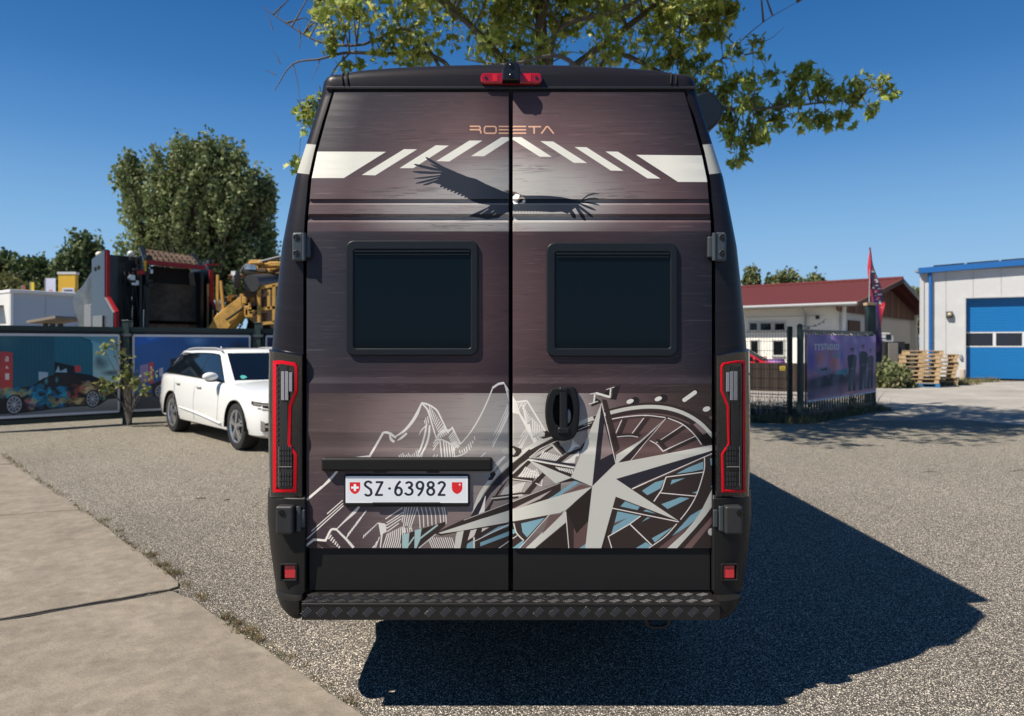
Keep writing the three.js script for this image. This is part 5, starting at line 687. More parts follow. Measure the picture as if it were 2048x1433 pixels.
{
  const q = at(25, 650, 28), a = .93, t = thing('container_hall', 'low white hall with a blue grey side wall at the far left', 'building', V(q.x, 0, q.z), a), h = 3.6;
  part('wall', box(.12, h, 9, -.06, h / 2, -4.5), mat([.62, .62, .6], .7), t).visible = true; part('wall', box(9, h, .12, 4.5, h / 2, -.06), mat([.42, .47, .55], .6), t); part('wall', box(.12, h, 9, 8.94, h / 2, -4.5), M.grey, t); part('wall', box(9, h, .12, 4.5, h / 2, -8.94), M.grey, t);
  part('roof', rbox(9.3, .14, 9.3, .03, 4.5, h + .07, -4.5), mat([.66, .66, .66], .6), t); part('corner_trim', box(.1, h, .1, -.06, h / 2, .03), M.white, t); part('awning', box(.5, .05, 2, -.35, h - .5, -1.6), M.darkMetal, t);
  // panel joints
  for (let i = 1; i < 8; i++) part('panel_joint', box(.015, h, .012, i * 1.15, h / 2, .005), mat([.30, .34, .40], .7), t);
  const lt = thing('timber_canopy', 'low wooden canopy roof beside the grey hall, just above the fence', 'canopy', at(112, 650, 20)); const P = (x, y) => at(x, y, 20); wpart('roof_sheet', beam(P(86, 646), P(142, 636), 1.4, .07), mat([.32, .27, .21], .8), lt); for (const x of [90, 104, 120]) wpart('strut', beam(P(x, 648), P(x + 6, 700), .1, .1), mat([.06, .055, .05], .8), lt);
}
for (const [x0, x1, y0, y1, Z, col, name, label, cat, mark] of [[119, 153, 547, 640, 42, [.72, .42, .03], 'advertising_sign', 'yellow advertising board with a pale cap beyond the grey hall', 'sign', 1], [91, 111, 557, 640, 40, [.62, .64, .78], 'banner_flag', 'white banner flag with a red print beyond the grey hall', 'flag', 2], [61, 68, 565, 640, 40, [.75, .55, .03], 'banner_flag', 'narrow yellow banner flag beyond the grey hall', 'flag', 0], [44, 50, 571, 640, 40, [.35, .10, .08], 'banner_flag', 'small dull red banner flag leftmost beyond the grey hall', 'flag', 0]]) {
  const a = at(x0, y1, Z), b = at(x1, y0, Z), t = thing(name, label, cat, V((a.x + b.x) / 2, 0, -Z)), w = b.x - a.x; const H = b.y - .4;
  part(mark === 1 ? 'board' : 'flag_cloth', rbox(w, H, mark === 1 ? .3 : .03, .01, 0, b.y - H / 2, 0), mat(col, .6), t); part('pole', bar(V(-w / 2 - .03, 0, 0), V(-w / 2 - .03, b.y, 0), .04, .03, 8), M.grey, t);
  if (mark === 1) { part('cap', box(w + .1, .14, .36, 0, b.y, 0), mat([.6, .6, .6], .6), t); part('logo', box(w * .72, .28, .02, w * .1, b.y - 1.03, .16), mat([.6, .62, .7], .6), t); part('logo', box(w * .5, .07, .02, w * .1, b.y - 1.03, .175), mat([.05, .06, .2], .6), t); } if (mark === 2) part('print', box(w * .35, .8, .01, 0, b.y - 1.05, .022), mat([.55, .25, .25], .6), t);
}
// ---------------------------------------------------------------- foliage
const leafShape = (() => { const g = new THREE.BufferGeometry(); g.setAttribute('position', new THREE.Float32BufferAttribute([0, 0, 0, -.42, .45, .10, 0, .5, -.02, .42, .45, .10, 0, 1, .06], 3)); g.setAttribute('uv', new THREE.Float32BufferAttribute(new Array(10).fill(0), 2)); g.setIndex([0, 2, 1, 0, 3, 2, 1, 2, 4, 2, 3, 4]); g.computeVertexNormals(); return g; })();
function foliage(name, pts, size, palette, parent, seed, shape = leafShape, droop = 0, trans = .35) {   // pts: [x, y, z, scale]
  const r = rng(seed), m = new THREE.InstancedMesh(shape, mat([1, 1, 1], .75, 0, { transmission: trans, specularIntensity: .4 }), pts.length), d = new THREE.Object3D(); m.name = name;
  pts.forEach((p, i) => { d.position.set(p[0], p[1], p[2]); d.rotation.set(droop ? Math.PI * (.75 + (r() - .5) * .5) : r() * 6.3, r() * 6.3, (r() - .5) * (droop ? 1.2 : 6)); d.scale.setScalar(size * (p[3] || 1) * (.65 + r() * .7)); d.updateMatrix(); m.setMatrixAt(i, d.matrix); const c = palette[Math.floor(r() * palette.length)], k = (.75 + r() * .5) * (p[4] || 1); m.setColorAt(i, new THREE.Color().setRGB(c[0] * k, c[1] * k, c[2] * k)); });
  m.castShadow = m.receiveShadow = true; m.userData.kind = 'stuff'; parent.add(m); return m;
}
function tree(name, label, group, base, blobs, leafSize, palette, seed, trunk, per = 1) {   // blobs: [x, y, z, rx, ry, n] about the base
  const t = thing(name, label, 'tree', base, 0, group), r = rng(seed), pts = [];
  part('trunk', taper(trunk[0], trunk[1], 8), M.bark, t);
  const limbs = blobs.filter((b, i) => i % 3 === 0).map((b) => { const k = clamp(b[1] * .55 / trunk[0][trunk[0].length - 1].y, 0, 1), a = trunk[0][Math.min(trunk[0].length - 1, Math.floor(k * trunk[0].length))]; return taper([a, V(lerp(a.x, b[0], .6), lerp(a.y, b[1], .45), lerp(a.z, b[2], .6)), V(b[0], b[1], b[2])], [trunk[1][trunk[1].length - 1] * .8 + .03, .06, .02], 5); });
  if (limbs.length) part('limb', limbs, M.bark, t).userData.kind = 'stuff';
  for (const [x, y, z, rx, ry, n] of blobs) for (let i = 0; i < n * per; i++) { const a = r() * 6.283, c = r() * 2 - 1, q = Math.pow(r(), .45), s = Math.sqrt(1 - c * c); pts.push([x + Math.cos(a) * s * rx * q, y + c * ry * q, z + Math.sin(a) * s * rx * q, 1]); }
  foliage('crown', pts, leafSize, palette, t, seed + 1); return t;
}
const GREEN = { poplar: [[.18, .225, .09], [.23, .275, .115], [.13, .17, .065], [.29, .31, .15]], dark: [[.085, .125, .045], [.115, .15, .05], [.065, .10, .035]], mid: [[.13, .175, .075], [.17, .21, .09], [.10, .14, .06]], olive: [[.22, .21, .08], [.17, .18, .07]] };
function crownBlobs(seed, Z, base, list, fat = 1) { const r = rng(seed), out = []; for (const [px, py, wx, wy, n, leaves] of list) for (let i = 0; i < n; i++) { const a = r() * 6.283, q = Math.sqrt(r()), x = px + Math.cos(a) * wx * q, y = py + Math.sin(a) * wy * q, dz = (r() - .5) * wx * 1.4 * Z / F; const w = at(x, y, Z); out.push([w.x - base.x, w.y, dz, fat * (.45 + r() * .3) * Z / 40, fat * (.9 + r() * .9) * Z / 40, leaves]); } return out; }
{
  let Z = 38, b = V(at(414, 600, Z).x, 0, -Z);
  const blobs = crownBlobs(101, Z, b, [[392, 405, 130, 92, 150, 100], [310, 450, 60, 62, 36, 100], [455, 365, 64, 56, 36, 100], [500, 440, 38, 80, 28, 110], [385, 312, 50, 14, 12, 80], [440, 305, 40, 12, 10, 80], [268, 360, 16, 28, 10, 80], [256, 340, 6, 12, 5, 60], [535, 400, 8, 40, 10, 60], [470, 540, 70, 50, 50, 120], [530, 530, 24, 24, 14, 80], [330, 510, 80, 26, 26, 110], [440, 600, 90, 40, 40, 110]], .8);
  tree('poplar_tree', 'tall broad poplar tree behind the refuse truck', null, b, blobs, .23, GREEN.poplar, 102, [[V(0, 0, 0), V(.05, 3, 0), V(-.1, 6, .1), V(.1, 9, 0), V(0, 12, 0)], [.38, .3, .24, .15, .05]]);
  Z = 52; b = V(at(165, 600, Z).x, 0, -Z); tree('conical_tree', 'pointed dark tree between the hall and the poplar', null, b, crownBlobs(103, Z, b, [[165, 560, 46, 50, 60, 90], [166, 508, 20, 26, 20, 80], [150, 600, 66, 36, 34, 90], [197, 522, 12, 30, 12, 70], [128, 540, 16, 30, 14, 70]], .6), .34, GREEN.mid, 104, [[V(0, 0, 0), V(0, 5, 0), V(0, 9, 0)], [.3, .2, .06]]);
  Z = 56; b = V(at(35, 600, Z).x, 0, -Z); tree('broad_tree', 'dark broad tree at the left edge beyond the hall', null, b, crownBlobs(105, Z, b, [[30, 585, 70, 50, 70, 90], [20, 538, 30, 16, 16, 80], [70, 548, 22, 14, 14, 80]], .6), .36, GREEN.dark, 106, [[V(0, 0, 0), V(0, 4, 0), V(0, 7, 0)], [.3, .2, .06]]);
  Z = 50; b = V(at(8, 620, Z).x, 0, -Z); tree('low_tree', 'low yellowish bushy tree at the far left behind the flags', null, b, crownBlobs(107, Z, b, [[0, 610, 36, 46, 26, 90], [60, 620, 60, 26, 22, 80]]), .3, GREEN.olive, 108, [[V(0, 0, 0), V(0, 3, 0)], [.2, .08]]);
  Z = 62; const right = [[1503, 556, 12, 26, 16, 'pointed tree beyond the red roof, right at the edge of the van'], [1568, 562, 36, 26, 28, 'broad tree beyond the middle of the red roof'], [1632, 565, 18, 20, 14, 'small tree beyond the red roof, rightmost of the three'], [1833, 592, 8, 10, 6, 'tiny treetop between the red roof and the blue and white hall'], [1690, 578, 20, 8, 8, 'low treetops just showing over the ridge of the red roof']];
  right.forEach(([px, py, wx, wy, n, label], i) => { const bb = V(at(px, 600, Z).x, 0, -Z); tree('far_tree', label, 'trees beyond the red roofed house', bb, crownBlobs(110 + i, Z, bb, [[px, py + 12, wx * .8, wy * .62, n * 1.8, 60], [px, py + 44, wx * 1.1, 30, n * 1.2, 50]], .5), .34, GREEN.olive.concat(GREEN.mid), 120 + i, [[V(0, 0, 0), V(0, 4, 0), V(0, 6.5, 0)], [.25, .15, .05]]); });
}
{
  const c = gnd(270, 850), t = thing('sapling', 'thin wild sapling with pale leaves growing at the fence post', 'sapling', V(c.x, 0, c.z + .25)), r = rng(131), Z = 12.9, pts = [];
  const tips = [[222, 688], [208, 700], [238, 706], [252, 722], [246, 750], [262, 738], [214, 772], [232, 764], [262, 768], [275, 762], [300, 752], [290, 778], [285, 785], [205, 768], [218, 780], [270, 770]], root = V(c.x, 0, c.z + .25);
  const st = []; for (const [a, b] of tips) { const q = at(a, b, Z); st.push(taper([root, V(lerp(root.x, q.x, .25), q.y * .5, root.z), q], [.012, .008, .003], 5)); for (let i = 0; i < 16; i++) pts.push([q.x - root.x + (r() - .5) * .2, q.y + (r() - .5) * .17, q.z - root.z + (r() - .5) * .2, 1]); } wpart('stem', st, M.twig, t).userData.kind = 'stuff';
  foliage('foliage', pts, .085, [[.22, .24, .08], [.16, .20, .06], [.30, .28, .11]], t, 132);
}
// ---------------------------------------------------------------- right side: house, hall, pallets, fence, gate banner, flag
const streak = grainTexture(256, 256, 140, [246, 245, 243], .035, [2, 8, 32]), woodGrain = grainTexture(256, 256, 142, [228, 224, 220], .18, [4, 8, 32]);
const windowIn = (parent, x, y, z, w, h, bars, axis = 'x') => {                             // a window in a wall that faces -x of its group
  const f = part('window', [box(.06, h + .1, .06, x, y, z - w / 2), box(.06, h + .1, .06, x, y, z + w / 2), box(.06, .06, w, x, y + h / 2, z), box(.08, .06, w + .1, x - .02, y - h / 2, z)], mat([.5, .5, .48], .6), parent);
  part('pane', box(.02, h - .05, w - .05, x + .012, y, z), M.glassDark, f); for (let i = 1; i < bars; i++) part('bar', bar(V(x - .035, y - h / 2, z - w / 2 + w * i / bars), V(x - .035, y + h / 2, z - w / 2 + w * i / bars), .012, .012, 5), M.darkMetal, f); return f;
};
{
  const t = thing('red_roof_house', 'long white house with a dark red tiled roof and brown wooden gable at right', 'house', V(13.8, 0, -29), Math.atan2(.759, .655));
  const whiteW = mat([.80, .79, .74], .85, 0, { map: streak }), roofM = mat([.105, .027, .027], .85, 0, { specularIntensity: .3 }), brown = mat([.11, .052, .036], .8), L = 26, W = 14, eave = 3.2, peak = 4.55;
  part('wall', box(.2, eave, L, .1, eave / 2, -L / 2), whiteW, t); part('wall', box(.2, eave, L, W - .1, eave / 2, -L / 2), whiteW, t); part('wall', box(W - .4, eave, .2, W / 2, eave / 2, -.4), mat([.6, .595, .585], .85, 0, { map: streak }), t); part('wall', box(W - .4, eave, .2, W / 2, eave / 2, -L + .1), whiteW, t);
  // wall opening in the gable: dark gate and small window
  part('gate_opening', box(2.6, 1.6, .06, 11.9, .8, -.26), M.gap, t); part('gate_frame', box(1.8, .9, .05, 2.4, 2.15, -.27), mat([.09, .05, .03], .8), t); part('gate_leaf', box(1.3, 1.9, .05, 7.6, .95, -.24), mat([.2, .19, .18], .8), t);
  const gable = part('gable_board', extrude(shapeOf([[-.5, eave - .25], [W + .5, eave - .25], [W + .5, eave + .02], [W / 2, peak + .0], [-.5, eave + .02]]), .06).translate(0, 0, -.2), brown, t); const rr = rng(141);
  for (let i = 0; i < 46; i++) { const x = -.4 + i * .325, h = lerp(eave, peak, 1 - Math.abs(x - W / 2) / (W / 2 + .5)) - .04; const k = .7 + rr() * .7; if (h > eave - .2) part('plank', box(.30, h - eave + .30, .025, x, (h + eave - .30) / 2, -.125 + (i % 2) * .006), i % 4 ? brown : mat([.15 * k, .068 * k, .045 * k], .8), gable); }
  for (const s of [0, 1]) {
    const n = 84, lenR = Math.hypot(W / 2 + .8, peak - eave + .2), roof = part('roof', grid((u, v) => { const x = s ? lerp(W / 2, W + .8, v) : lerp(W / 2, -.8, v), y = lerp(peak + .16, eave + .02, v), zz = lerp(.7, -L - .5, u); return [x, y + .014 * Math.sin(u * L * 2 * Math.PI / .32) + .016 * (1 - ((v * 20) % 1)), zz]; }, 420, 60), roofM, t);
    part('gutter', bar(V(s ? W + .86 : -.86, eave - .02, .7), V(s ? W + .86 : -.86, eave - .02, -L - .5), .075, .075, 8), M.grey, t);
  }
  part('ridge_cap', bar(V(W / 2, peak + .18, .72), V(W / 2, peak + .18, -L - .5), .11, .11, 8), roofM, t); part('verge_board', beam(V(W / 2, peak + .08, .72), V(-.85, eave - .06, .72), .05, .2), brown, t); part('verge_board', beam(V(W / 2, peak + .08, .72), V(W + .85, eave - .06, .72), .05, .2), mat([.3, .29, .27], .8), t);
  part('soffit', box(.8, .04, L + 1, -.4, eave - .06, -L / 2), mat([.22, .2, .18], .8), t);
  part('down_pipe', [bar(V(-.12, eave - .35, -1.55), V(-.12, 0, -1.55), .05, .05, 8), bar(V(-.8, eave - .05, -1.55), V(-.12, eave - .35, -1.55), .05, .05, 8)], M.grey, t); part('down_pipe', [bar(V(-.08, eave - .2, -.15), V(-.08, 0, -.15), .045, .045, 8)], M.grey, t);
  const T = (px) => { const k = (px - 1024) / F; return (13.8 - k * 29) / (k * .655 + .759); }, yW = (px, py) => EYE + (HORIZON - py) / F * (29 + .655 * T(px));
  for (const [a, b, c, d, n] of [[1499, 1516, 646, 662, 3], [1520, 1544, 646, 662, 4], [1549, 1571, 646, 662, 4], [1501, 1518, 681, 714, 4], [1546, 1569, 681, 712, 5]]) { const z = -(T(a) + T(b)) / 2, w = Math.abs(T(b) - T(a)), h = (yW((a + b) / 2, c) - yW((a + b) / 2, d)); windowIn(t, -.02, yW((a + b) / 2, (c + d) / 2), z, w, h, n); }
  part('string_course', box(.03, .03, 3.2, -.015, yW(1550, 634), -2.6), mat([.5, .49, .46], .8), t); part('wall_lamp', rbox(.1, .16, .14, .03, -.06, yW(1636, 635), -T(1636)), M.darkMetal, t);
}
{
  const t = thing('blue_hall', 'white panel hall with blue roof edge and a big blue sectional door', 'industrial hall', V(18.07, 0, -31), -Math.atan2(.45, .89));
  const wall = mat([.60, .605, .615], .55, 0, { map: streak }), blue = mat([.012, .115, .36], .45), doorM = mat([.004, .145, .40], .42), L = 16, D = 14;
  const sx = (px) => { const k = (px - 1024) / F; return (31 * k - 18.07) / (.89 + .45 * k); }, Zs = (s) => 31 - .45 * s, yS = (px, py) => EYE + (HORIZON - py) / F * Zs(sx(px));
  const d0 = sx(1932), d1 = d0 + 4.2, dt = yS(1940, 597), H0 = yS(1842, 547), H1 = (s) => H0 + s * .045;
  // front wall in panels with open joints, leaving the doorway free
  for (let i = 0; i < 16; i++) { const a = i * 1.0, b = a + .988; const seg = (x0, x1, y0) => { if (x1 - x0 < .02) return; part('panel', extrude(shapeOf([[x0, y0], [x1, y0], [x1, H1(x1)], [x0, H1(x0)]]), .10).translate(0, 0, -.10), wall, t); }; if (b <= d0 || a >= d1) seg(a, b, .12); else { seg(a, Math.min(b, d0), .12); seg(Math.max(a, d0), Math.min(b, d1), dt); seg(Math.max(a, d1), b, .12); } }
  part('wall', beam(V(.07, H0 / 2, -.12), V(3.2, H0 / 2, -D), .12, H0), wall, t); part('wall', box(L - 3.2, H0, .12, L / 2 + 1.6, H0 / 2, -D), wall, t); part('wall', box(.12, H0 + .7, D, L, H0 / 2, -D / 2), wall, t); part('backing', [box(L - .6, H0 - .1, .04, L / 2 + .2, H0 / 2, -.34)], M.gap, t); part('plinth', [box(d0 - .1, .14, .08, d0 / 2, .07, -.07)], mat([.2, .19, .18], .9), t);
  part('corner_trim', box(.16, H0 - .05, .04, .08, H0 / 2, .025), mat([.5, .5, .5], .6), t);
  part('roof_edge', beam(V(-.06, H0 + .10, .10), V(L, H1(L) + .10, .10), .30, .24), blue, t); part('roof', extrude(shapeOf([[-.2, -.02], [L, -.02], [L, D], [3.1, D]]), .1).rotateX(-Math.PI / 2).translate(0, H0 + .06, 0).applyMatrix4(new THREE.Matrix4().makeRotationZ(0)), M.grey, t);
  for (let i = 0; i < 12; i++) { const a = .55 + i * 1.25; part('solar_panel', beam(V(a, H1(a) + .30, -1.1), V(a + 1.15, H1(a + 1.15) + .30, -1.1), 1.7, .05), mat([.02, .022, .03], .2, .3), t); }
  part('down_pipe', bar(V(sx(1861), H0, .10), V(sx(1861), .1, .10), .07, .07, 10), blue, t);
  // sectional door, set back in its opening
  const zB = -.24, bandTop = yS(1980, 664), bandBot = yS(1980, 695);
  const door = part('sectional_door', box(d1 - d0, .03, .05, (d0 + d1) / 2, dt - .02, zB), doorM, t); const strips = (y0, y1) => { const n = Math.round((y1 - y0) / .115), h = (y1 - y0) / n; for (let i = 0; i < n; i++) part('door_slat', rbox(d1 - d0, h - .006, .05, .008, (d0 + d1) / 2, y0 + h * (i + .5), zB, 1), doorM, door); };
  strips(.08, bandBot); strips(bandTop, dt - .02); const frame = mat([.62, .62, .64], .5); part('window_band', [box(d1 - d0, .05, .06, (d0 + d1) / 2, bandBot + .03, zB + .005), box(d1 - d0, .05, .06, (d0 + d1) / 2, bandTop - .03, zB + .005)], frame, door).userData.kind = 'stuff';
  const pw = .92; for (let k = 0; k < 4; k++) { const x0 = d0 + .08 + k * 1.03; part('pane', box(pw, bandTop - bandBot - .1, .02, x0 + pw / 2, (bandTop + bandBot) / 2, zB + .005), mat([.018, .02, .03], .12), door); part('mullion', box(.11, bandTop - bandBot - .1, .06, x0 + pw + .055, (bandTop + bandBot) / 2, zB + .004), frame, door); }
  part('door_sill', box(d1 - d0, .06, .1, (d0 + d1) / 2, .04, zB), M.gap, door); for (const x of [d0 - .03, d1 + .03]) part('door_jamb', box(.06, dt, .3, x, dt / 2, -.13), mat([.5, .5, .5], .6), t); part('door_lintel', box(d1 - d0 + .12, .05, .3, (d0 + d1) / 2, dt + .025, -.13), mat([.45, .45, .45], .6), t);
  const lx = sx(1899), ly = yS(1899, 630), lm = part('wall_lamp', rbox(.26, .28, .14, .04, lx, ly, .08), mat([.05, .05, .05], .5), t); part('lamp_glass', toCreasedNormals(new THREE.SphereGeometry(1, 14, 10).scale(.09, .09, .07).translate(lx, ly, .14), 1), mat([.42, .36, .24], .25), lm);
  part('switch_box', rbox(.10, .2, .08, .015, sx(1922), yS(1922, 714), .05), mat([.25, .26, .3], .6), t);
  const dr = thing('bollard', 'short weathered grey stump at the left foot of the blue door', 'bollard', V(0, 0, 0)); const w0 = V(d0 - .15, 0, .35).applyAxisAngle(V(0, 1, 0), t.rotation.y).add(t.position); dr.position.set(w0.x, 0, w0.z); part('shaft', bar(V(0, 0, 0), V(0, .45, 0), .12, .10, 14), mat([.42, .36, .30], .9), dr); part('cap', new THREE.SphereGeometry(.105, 14, 8, 0, 6.3, 0, 1.57).scale(1, .5, 1).translate(0, .45, 0), mat([.42, .36, .30], .9), dr);
}
// pallets: one built from boards and blocks, then copies
{
  const turn = -.36, c = gnd(1838, 774), wd = [mat([.50, .36, .20], .85, 0, { map: woodGrain }), mat([.42, .30, .18], .85, 0, { map: woodGrain }), mat([.58, .43, .25], .85, 0, { map: woodGrain })], r = rng(151);
  function makePallet(label) {
    const t = thing('pallet', label, 'pallet', V(0, 0, 0), 0, 'wooden pallets stacked in front of the blue hall');
    for (let i = 0; i < 5; i++) part('top_board', box(1.2, .022, i % 2 ? .1 : .145, 0, .133, -.33 + i * .165), wd[i % 3], t); for (const x of [-.53, 0, .53]) part('cross_board', box(.12, .022, .8, x, .111, 0), wd[1], t); for (const x of [-.53, 0, .53]) for (const z of [-.35, 0, .35]) part('block', box(.145, .078, .1, x, .061, z), wd[(Math.abs(x * 10 | 0) + Math.abs(z * 10 | 0)) % 3], t); for (const z of [-.35, 0, .35]) part('bottom_board', box(1.2, .022, .1, 0, .011, z), wd[2], t);
    return t;
  }
  const ord = ['second', 'third', 'fourth', 'fifth', 'sixth', 'seventh', 'eighth', 'ninth'], proto = makePallet('weathered pallet in the front stack, first above the blue one'); let first = true;
  const put = (x, y, z, a, label) => { const o = first ? proto : proto.clone(); if (!first) { o.name = numbered('pallet'); scene.add(o); } first = false; o.position.set(x, y, z); o.rotation.y = a; o.userData = { label, category: 'pallet', group: 'wooden pallets stacked in front of the blue hall' }; };
  for (let i = 1; i < 9; i++) put(c.x + (r() - .5) * .10 + (i === 8 ? .16 : 0), i * .147, c.z + (r() - .5) * .05, turn + (r() - .5) * .08, i === 8 ? 'topmost pallet of the front stack, shoved a little to the right' : `weathered wooden pallet, ${ord[i - 1]} from the ground in the front stack`);
  const q = V(c.x + .75, 0, c.z - 1.0); for (let i = 0; i < 8; i++) put(q.x + .5 + (r() - .5) * .1, i * .147, q.z + (r() - .5) * .05, turn + .05 + (r() - .5) * .1, i === 7 ? 'topmost pallet of the rear stack against the hall wall' : i === 0 ? 'lowest pallet of the rear stack against the hall wall' : `weathered wooden pallet, ${ord[i - 1]} from the ground in the rear stack`);
  const bl = thing('blue_pallet', 'blue painted pallet at the bottom of the front stack', 'pallet', V(c.x, 0, c.z), turn), bm = mat([.03, .16, .34], .7); for (let i = 0; i < 5; i++) part('top_board', box(1.2, .022, .145, 0, .133, -.33 + i * .165), bm, bl); for (const x of [-.53, 0, .53]) { part('cross_board', box(.12, .022, .8, x, .111, 0), bm, bl); for (const z of [-.35, 0, .35]) part('block', box(.145, .078, .1, x, .061, z), bm, bl); } for (const z of [-.35, .35]) part('bottom_board', box(1.2, .022, .1, 0, .011, z), bm, bl);
}
// camper parked in the shade of the house, dark trailer beside it
{
  const Z = 27.5, p = (a, b) => at(a, b, Z), t = thing('alcove_motorhome', 'grey white alcove motorhome parked in the shade before the gable', 'motorhome', V(p(1768, 700).x, 0, -Z));
  const sh = shapeOf([[1700, 664], [1780, 666], [1788, 674], [1789, 684], [1782, 690], [1774, 692], [1779, 702], [1790, 712], [1790, 734], [1700, 737]].map(([a, b]) => { const q = p(a, b); return [q.x, q.y]; })); wpart('body', extrude(sh, 2.2, .03, 2).translate(0, 0, -Z - 2.2), mat([.5, .48, .45], .5), t);
  wpart('window', rbox(.2, .2, .03, .02, p(1780, 676).x - .05, p(1780, 674).y, -Z + .005), M.glassDark, t); wpart('side_window', rbox(.14, .36, .03, .02, p(1766, 692).x, p(1766, 692).y, -Z + .005), M.glassDark, t); wpart('cab_window', extrude(shapeOf([[1773, 694], [1777, 702], [1772, 704]].map(([a, b]) => { const q = p(a, b); return [q.x, q.y]; })), .03).translate(0, 0, -Z), M.glassDark, t); wpart('stripe', box(.3, .03, .02, p(1764, 676).x, p(1764, 675).y, -Z + .005), M.white, t); wpart('lower_side', box(1.6, .12, .02, p(1764, 726).x, p(1764, 728).y, -Z + .005), M.grey, t);
  for (const a of [1722, 1781]) wpart('wheel', new THREE.CylinderGeometry(.33, .33, .2, 24).rotateX(Math.PI / 2).translate(p(a, 700).x, .33, -Z - .1), M.rubber, t);
  const Z2 = 26.3, u = thing('red_car_trailer', 'dark box trailer standing between the motorhome and the pallets', 'trailer', V(at(1800, 700, Z2).x, 0, -Z2)); u.name = numbered('box_trailer'); wpart('box_body', rbox(.8, 1.0, 1.6, .03, at(1802, 700, Z2).x, 1.15, -Z2 - 1.2), M.darkMetal, u); wpart('front_board', rbox(.36, 1.1, .05, .01, at(1797, 700, Z2).x, 1.05, -Z2 - .35), mat([.2, .18, .16], .8), u); wpart('wheel', new THREE.CylinderGeometry(.3, .3, .16, 20).rotateZ(Math.PI / 2).translate(at(1802, 700, Z2).x - .45, .3, -Z2 - 1.2), M.rubber, u);
}
// small red car and purple drum in front of the house, dark slatted fence before them
{
  const turn = -.5; buildCar('red_car', 'small red car standing before the white house, seen through the mesh fence', [.5, .012, .015], V(at(1478, 740, 25).x, 0, -25), turn);
  const d = thing('purple_drum', 'purple plastic drum standing beside the red car', 'drum', V(at(1553, 740, 24).x, 0, -24)); part('barrel', new THREE.LatheGeometry([[0, 0], [.27, 0], [.29, .05], [.3, .4], [.305, .45], [.3, .5], [.29, .95], [.26, 1.0], [0, 1.0]].map((p) => new THREE.Vector2(p[0], p[1])), 28), mat([.26, .14, .36], .5), d); part('lid', new THREE.CylinderGeometry(.27, .27, .04, 28).translate(0, 1.02, 0), mat([.22, .11, .32], .5), d);
  const A = at(1440, 700, 22), B = at(1640, 700, 20.6), f = thing('slat_fence', 'low dark wooden slat fence behind the mesh fence', 'fence', V((A.x + B.x) / 2, 0, (A.z + B.z) / 2)), n = 34, wm = [mat([.055, .04, .032], .85), mat([.075, .055, .042], .85), mat([.04, .03, .026], .85)];
  for (let i = 0; i < n; i++) { const t = i / (n - 1); wpart('slat', box(.085, .86, .02, lerp(A.x, B.x, t), .55, lerp(A.z, B.z, t)), wm[i % 3], f); } for (const y of [.3, .85]) wpart('rail', beam(V(A.x, y, A.z - .03), V(B.x, y, B.z - .03), .03, .08), wm[0], f);
  const s = thing('yellow_sign', 'small yellow sign fixed on the dark slat fence', 'sign', at(1564, 737, 21)); part('plate', rbox(.16, .13, .012, .01, 0, 0, .06), mat([.7, .5, .06], .6), s); part('print', box(.1, .015, .004, 0, .02, .068), mat([.05, .05, .04], .6), s);
}
